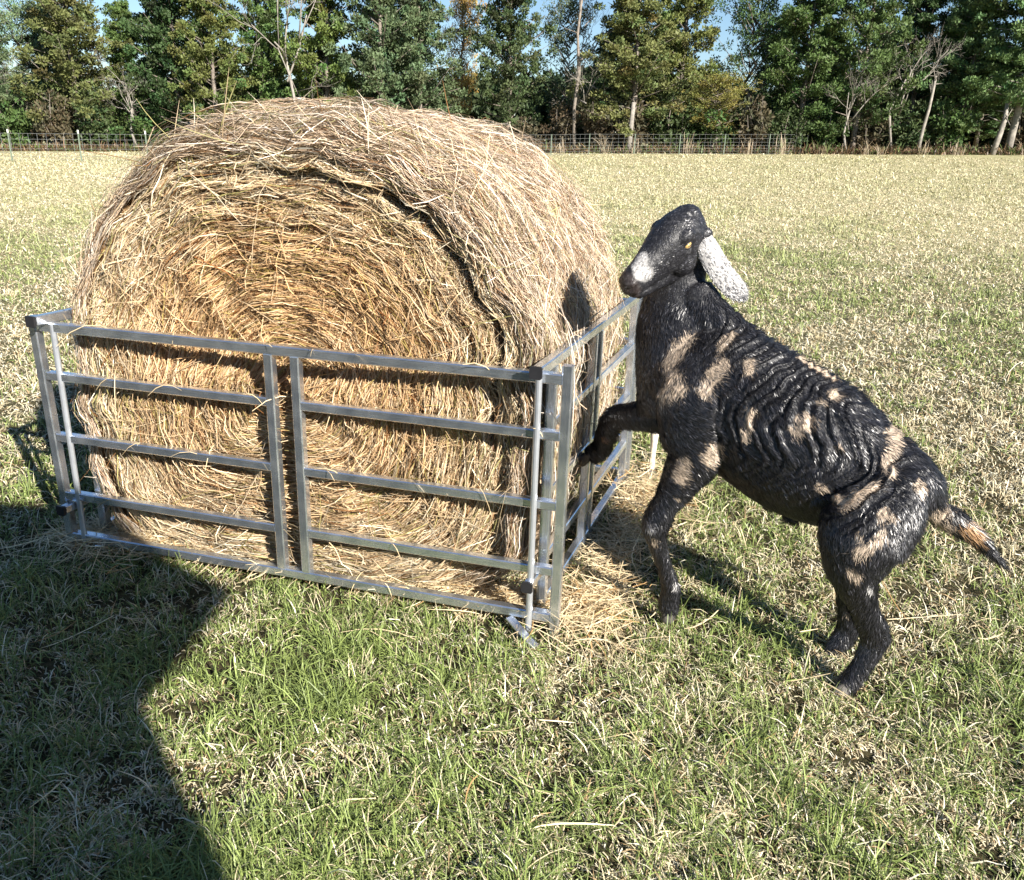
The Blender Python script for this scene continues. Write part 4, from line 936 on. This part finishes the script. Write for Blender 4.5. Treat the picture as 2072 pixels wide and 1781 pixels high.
    spots = [([(1382, 683), (1366, 706), (1352, 730), (1352, 760)], 20, TAN), ([(1352, 745), (1366, 785), (1340, 792)], 20, TAN), ([(1456, 730), (1440, 755), (1424, 782)], 17, TAN * .85), ([(1478, 668), (1462, 700)], 10, TAN * .5),
             ([(1522, 732), (1512, 742)], 11, TAN * .8), ([(1513, 838), (1499, 888)], 11, TAN), ([(1636, 846), (1608, 868)], 16, TAN), ([(1446, 914), (1440, 930)], 17, TAN), ([(1373, 938), (1366, 972)], 13, TAN * .9), ([(1364, 1013)], 5, TAN * .7),
             ([(1307, 1066), (1309, 1074)], 7, WHT * .35), ([(1322, 1101)], 8, TAN * .8), ([(1371, 1188)], 6, WHT * .7), ([(1628, 722), (1660, 740), (1694, 760)], 11, TAN), ([(1684, 788), (1694, 792)], 11, TAN * .9), ([(1655, 808)], 7, TAN * .7),
             ([(1812, 856), (1816, 880), (1806, 900), (1796, 922), (1798, 955)], 12, TAN), ([(1806, 872)], 19, TAN), ([(1764, 976), (1738, 990), (1715, 1006), (1698, 1018)], 13, TAN), ([(1662, 992), (1690, 1000)], 11, TAN * .9), ([(1870, 972), (1864, 985)], 12, TAN * .95),
             ([(1796, 1030), (1788, 1042)], 9, TAN), ([(1811, 1052)], 7, TAN), ([(1788, 1087), (1768, 1106), (1742, 1124)], 13, TAN * .95), ([(1741, 1089)], 6, TAN * .8), ([(1722, 1162), (1732, 1170)], 11, TAN), ([(1762, 1196), (1765, 1206)], 6, WHT * .7), ([(1700, 902)], 7, TAN * .8),
             ([(1898, 1045), (1912, 1034), (1890, 1068)], 15, TAN * .95), ([(1958, 1068), (1968, 1088)], 15, TAN * np.array([.95, .72, .5])), ([(1290, 518), (1293, 534), (1302, 550), (1314, 558)], 14, WHT * .6), ([(1394, 424), (1400, 430)], 2, WHT * .4), ([(1710, 1248)], 5, TAN * .7),
             ([(1216, 893)], 6, RUST * .8)]
    pts, rad, cols = [], [], []
    for pl, r, c in spots:
        P3 = [onskin(x, y) for x, y in pl]
        if len(P3) > 1:
            Q3 = []
            for a, b in zip(P3[:-1], P3[1:]):
                for t in np.linspace(0, 1, 5): Q3.append(a * (1 - t) + b * t)
            P3 = Q3
        for p in P3: pts.append(p); rad.append(r * pxm(p)); cols.append(c)
    pts = np.array(pts); rad = np.array(rad); cols = np.array(cols)
    r_ = np.random.default_rng(5)
    # the far flank carries its own islands
    for k in range(16):
        c = np.where((Nn @ LAT < -0.6) & (s_ > 0) & (s_ < .8))[0]; p = V[r_.choice(c)]; pts = np.vstack([pts, p]); rad = np.append(rad, r_.uniform(.02, .045)); cols = np.vstack([cols, TAN])
    def coat(P, jit=0.0):
        out = np.repeat(BLK[None], len(P), 0); best = np.full(len(P), 9.0)
        wob = 1 + 1.1 * (noise3(P * 45) - .5) + jit * r_.normal(0, 1, len(P))
        for c0, r0, cc in zip(pts, rad, cols):
            q = np.linalg.norm(P - c0, axis=1) / (r0 * wob); m_ = q < best; best[m_] = q[m_]; out[m_] = cc
        f = sstep(1.22, .72, best)[:, None]
        return BLK * (1 - f) + out * f
    base_col = coat(V)
    lc = local(V); wm = (base_col.min(1) > .2) & (lc[:, 0] > .1) & (lc[:, 0] < .3) & (V[:, 2] > 1.0); base_col[wm] *= r_.uniform(.25, 1.15, (int(wm.sum()), 1)); mz = (sstep(.212, .226, lc[:, 0]) * (np.abs(lc[:, 1]) < .1) * (np.abs(lc[:, 2]) < .06))[:, None]
    base_col = base_col * (1 - mz) + np.array([.032, .025, .024]) * mz
    gr = (sstep(.55, .8, noise3(V * 230)) * .05)[:, None]; base_col = base_col + gr * (base_col.max(1, keepdims=True) < .1)  # grey mottle painted as sheen on the black coat
    # ---- ears (joined into the same body mesh)
    def ear(root, tip, wroot, wmid, lat_dir, bulge, seed):
        n, k = 44, 19; ax = unit(tip - root); L = np.linalg.norm(tip - root); l = unit(lat_dir - ax * (lat_dir @ ax)); nr = np.cross(ax, l)
        Vv = []
        for side in (1, -1):
            for i in range(n):
                t = i / (n - 1); wdt = (wroot + (wmid - wroot) * sstep(0, .35, t)) * math.sqrt(max(0.0, 1 - max(0, (t - .72) / .285) ** 2.2)) ; wdt = max(wdt, .003)
                for j in range(k):
                    s = -1 + 2 * j / (k - 1); cup = bulge * (1 - s * s) * math.sin(math.pi * min(1, t * 1.1 + .1)); th_ = .0028 * math.sqrt(max(0, 1 - s * s)) + .0004
                    bend = -.018 * math.sin(t * math.pi) 
                    Vv.append(root + ax * L * t + l * wdt * s + nr * (cup + side * th_) + l * bend)
        Vv = np.array(Vv); Qq = []
        for i in range(n - 1):
            for j in range(k - 1):
                a = i * k + j; Qq.append((a, a + 1, a + k + 1, a + k)); b = a + n * k; Qq.append((b, b + k, b + k + 1, b + 1))
            for j in (0, k - 1):
                a = i * k + j; b = a + n * k; Qq.append((a, a + k, b + k, b) if j == 0 else (a, b, b + k, a + k))
        for j in range(k - 1):
            a = (n - 1) * k + j; Qq.append((a, a + 1, a + 1 + n * k, a + n * k))
        return Vv, np.array(Qq), ax
    e_root = at(1417, 464, 2.65); e_tip = at(1508, 606, 2.60)
    eV, eQ, eax = ear(e_root, e_tip, .023, .037, RT + .2 * UP, .012, 1)
    if True:
        t_ = (eV - e_root) @ eax / np.linalg.norm(e_tip - e_root)
    def earcol(P):
        t = np.clip((P - e_root) @ eax / np.linalg.norm(e_tip - e_root), 0, 1)
        sp = r_.random(len(P)); dark = sp < (.08 + .5 * t ** 2.2 + .35 * sstep(.86, 1, t)); edge = noise3(P * 120)
        c = np.repeat(WHT[None] * .52, len(P), 0); c[dark] = np.array([.06, .06, .065]); c[t < .04] = BLK
        return c
    eC = earcol(eV)
    f_root = H(.0, .0, -.055); f_tip = f_root + cv(-.02, -.17, -.06)
    fV, fQ, fax = ear(f_root, f_tip, .018, .032, FWD + .1 * RT, .010, 2)
    nb = len(V); Vall = np.vstack([V, eV, fV]); Fall = [np.vstack([Fq, eQ + nb, fQ + nb + len(eV)])]
    if len(Ft): Fall.append(Ft)
    Call = np.vstack([base_col, eC, np.repeat(BLK[None] * 1.5, len(fV), 0)])
    mesh_obj('body', Vall - off, Fall, M_coat, g, col=Call, smooth=True)
    # ---- short hair lying along the coat
    area_c = V[Fq].mean(1); fn = unit(np.cross(V[Fq[:, 2]] - V[Fq[:, 0]], V[Fq[:, 3]] - V[Fq[:, 1]])); fn *= np.sign((fn * Nn[Fq[:, 0]]).sum(1))[:, None]
    N = 190000; pick = r_.integers(0, len(Fq), N); wts = r_.random((N, 4)); wts /= wts.sum(1, keepdims=True)
    R0 = (V[Fq[pick]] * wts[..., None]).sum(1); nrm = fn[pick]
    lcr = local(R0)
    onhead = (lcr[:, 0] > -.03) & (lcr[:, 0] < .28) & (np.abs(lcr[:, 1]) < .12) & (np.abs(lcr[:, 2]) < .09) & (R0[:, 2] > 1.0)
    keep = ~((lcr[:, 0] > .205) & onhead) & ~(onhead & (np.hypot(lcr[:, 0] - .070, lcr[:, 1] - .004) < .016))
    R0, nrm, onhead, lcr = R0[keep], nrm[keep], onhead[keep], lcr[keep]; N = len(R0)
    # growth: from head to tail and downwards, swirled along the ripples
    flow = -ax_b + np.array([0, 0, -.75]); pr = proj(R0)
    low = sstep(1000, 1080, pr[:, 1])[:, None]; tailm = ((pr[:, 0] > 1895) & (pr[:, 1] < 1180))[:, None]
    fl = np.repeat(unit(flow)[None], N, 0) * (1 - low) + np.array([0, 0, -1.0]) * low
    fl = np.where(onhead[:, None], ha * -1 + 0 * fl, fl); fl = np.where(((pr[:, 1] < 800) & (pr[:, 0] < 1440) & ~onhead)[:, None], np.array([.25, 0, -1.0]) + 0 * fl, fl)
    fl = np.where(tailm, unit(at(2040, 1150, 2.2) - at(1900, 1045, 2.26)) + 0 * fl, fl)
    sw = np.stack([noise3(R0 * 16) - .5, noise3(R0 * 16 + 20) - .5, noise3(R0 * 16 + 40) - .5], 1) * 1.9
    fl = fl + sw + r_.normal(0, .16, (N, 3)); fl = unit(fl - nrm * (fl * nrm).sum(1, keepdims=True))
    L = np.where(onhead, .009, .020) * r_.uniform(.6, 1.3, N); L = np.where(tailm[:, 0], .034 * r_.uniform(.6, 1.3, N), L)
    K = 3; t = np.linspace(0, 1, K)[None, :, None]; lift = np.where(onhead, .18, .26)[:, None, None]
    P = R0[:, None] + fl[:, None] * L[:, None, None] * t + nrm[:, None] * L[:, None, None] * (lift * t - .12 * t * t) - nrm[:, None] * .0012 * (1 - t)
    wd = unit(np.cross(fl, nrm) + .25 * nrm * r_.normal(0, 1, (N, 1)))
    hc = coat(R0, .22); hc[r_.random(N) < np.where(onhead, .4, .16)] = BLK; blk = hc.max(1) < .1
    hc = hc * np.where(onhead & blk, 1.6, 1)[:, None] * np.where(blk, np.where(r_.random(N) < .035, 9.0, r_.gamma(1.5, .7, N) + .3), r_.uniform(.55, 1.25, N))[:, None]  # lighter head hairs and stray bright strands colour in the coat's sheen
    V2, Q2, C2 = strips(P, wd, (.0005 + .0005 * r_.random(N))[:, None] * np.array([.9, 1, .2]), np.clip(hc, 0, 1))
    # hair on the ear
    n = 1500; i0 = r_.integers(0, len(eQ), n); p = eV[eQ[i0]].mean(1) + r_.normal(0, .0012, (n, 3)); d = unit(eax + r_.normal(0, .12, (n, 3)))
    P = p[:, None] + d[:, None] * (.008 * t) + np.zeros((n, K, 3)); ec = earcol(p)
    V3, Q3, C3 = strips(P, unit(np.cross(d, -FWD + r_.normal(0, .3, (n, 3)))), .0008 * np.ones((n, 1)) * np.array([.9, .8, .1]), np.clip(ec * r_.uniform(.8, 1.1, (n, 1)), 0, 1))
    mesh_obj('coat_hair', np.vstack([V2, V3]) - off, [np.vstack([Q2, Q3 + len(V2)])], M_hair, g, col=np.vstack([C2, C3]))
    # ---- eyes
    M_iris = flat_mat('amber_eye', (.5, .33, .12), .12, .6, amt=.2, nscale=80)
    for sg in (1, -1):
        c = H(.070, .004, .0475 * sg); e = MB(); ball(e, c - off, hax, (.0145, .013, .0115)); eo = e.build('eye', M_iris, g, smooth=True)
        pu = MB(); ball(pu, H(.070, .004, (.0475 + .0088) * sg) - off, hax, (.0075, .0018, .0025)); pu.build('pupil', M_black, eo, smooth=True)
        rim = MB(); a = np.linspace(0, 2 * math.pi, 20); pts_ = [H(.070 + .0125 * math.cos(q), .004 + .0068 * math.sin(q), (.0535 - .004 * math.cos(q) ** 2) * sg) - off for q in a]; rim.tube(pts_, .0026, 6); rim.build('eyelid', M_black, g, smooth=True)
    # ---- hooves: two claws each
    def hoof(ankle, toe, spread, w):
        ax = unit(toe - ankle); h = MB()
        for sg in (1, -1):
            c = ankle + spread * sg * w * .62
            loft(h, [[*(c - ax * .012 - off), w * .75, w * .5], [*(c + ax * .012 - off), w * 1.0, w * .58], [*(c + ax * .034 - off), w * 1.12, w * .58], [*(c + ax * .046 - off), w * .95, w * .45]], spread, 3, 14)
        h.build('hoof', M_hoof, g, smooth=True)
    hoof(at(1354, 1232, 2.5), at(1350, 1270, 2.5), LAT, .019)
    hoof(at(1192, 922, 2.90), at(1172, 938, 2.92), LAT, .018)
    hoof(at(1712, 1386, 2.175), at(1690, 1412, 2.16), LAT, .02)
    hoof(at(1684, 1322, 2.38), at(1664, 1342, 2.38), LAT, .019)
make_goat()

def make_back_goat():
    """pale goat seen from behind, almost wholly hidden by the black one"""
    fx, fy = 0.69, 3.86
    g = empty('pale_goat', (fx + .1, fy, 0)); off = np.zeros(3)
    tag(g, 'pale cream goat behind the black goat, only a white leg showing', 'goat')
    d = unit(np.array([.12, 1.0, 0])); l = np.array([d[1], -d[0], 0]); Z = np.array([0, 0, 1.0])
    def st(s, o, z, hz, hl): p = d * s + l * o + Z * z; return [*p, hz, hl]
    mb = MB(); loft(mb, [st(-.02, 0, .55, .06, .05), st(.08, 0, .52, .12, .11), st(.35, 0, .47, .15, .14), st(.65, 0, .49, .15, .12), st(.85, 0, .55, .12, .09), st(.98, 0, .68, .07, .05), st(1.08, 0, .82, .05, .04)], l, 5, 20)
    loft(mb, [st(1.05, 0, .86, .05, .045), st(1.16, 0, .82, .04, .035), st(1.27, 0, .72, .025, .025)], l, 4, 16)
    for s, o in ((.05, -.10), (.05, .10), (.8, -.09), (.8, .09)):
        loft(mb, [st(s + .02, o * .8, .48, .08, .05), st(s, o, .33, .04, .032), st(s - (.04 if s < .5 else 0), o, .24, .024, .022), st(s - .01, o, .10, .017, .017), st(s, o, .02, .022, .022)], l, 4, 14)
    V, Nn, Fq, Ft = fuse(mb, .009, 4)
    c = np.repeat(np.array([[.78, .72, .62]]), len(V), 0) * (0.85 + .3 * noise3(V * 30))[:, None]
    mesh_obj('body', V, [Fq, Ft] if len(Ft) else Fq, M_coat, g, col=np.clip(c, 0, 1), smooth=True)
    for s, o in ((.05, -.10), (.05, .10), (.8, -.09), (.8, .09)):
        h = MB(); p = d * (s - .005) + l * o; h.tube([p + Z * -.01, p + Z * .012, p + Z * .035], [.027, .026, .02], 10); h.build('hoof', M_hoof, g, smooth=True)
    for sg in (1, -1):
        e = MB(); p = d * 1.08 + Z * .86 + l * .045 * sg
        loft(e, [[*p, .02, .006], [*(p + l * .03 * sg - Z * .06), .03, .006], [*(p + l * .04 * sg - Z * .14), .02, .005]], l, 4, 12); e.build('ear', M_coat, g, smooth=True, col=np.full((sum(len(v) for v in e.V), 3), .7))
make_back_goat()
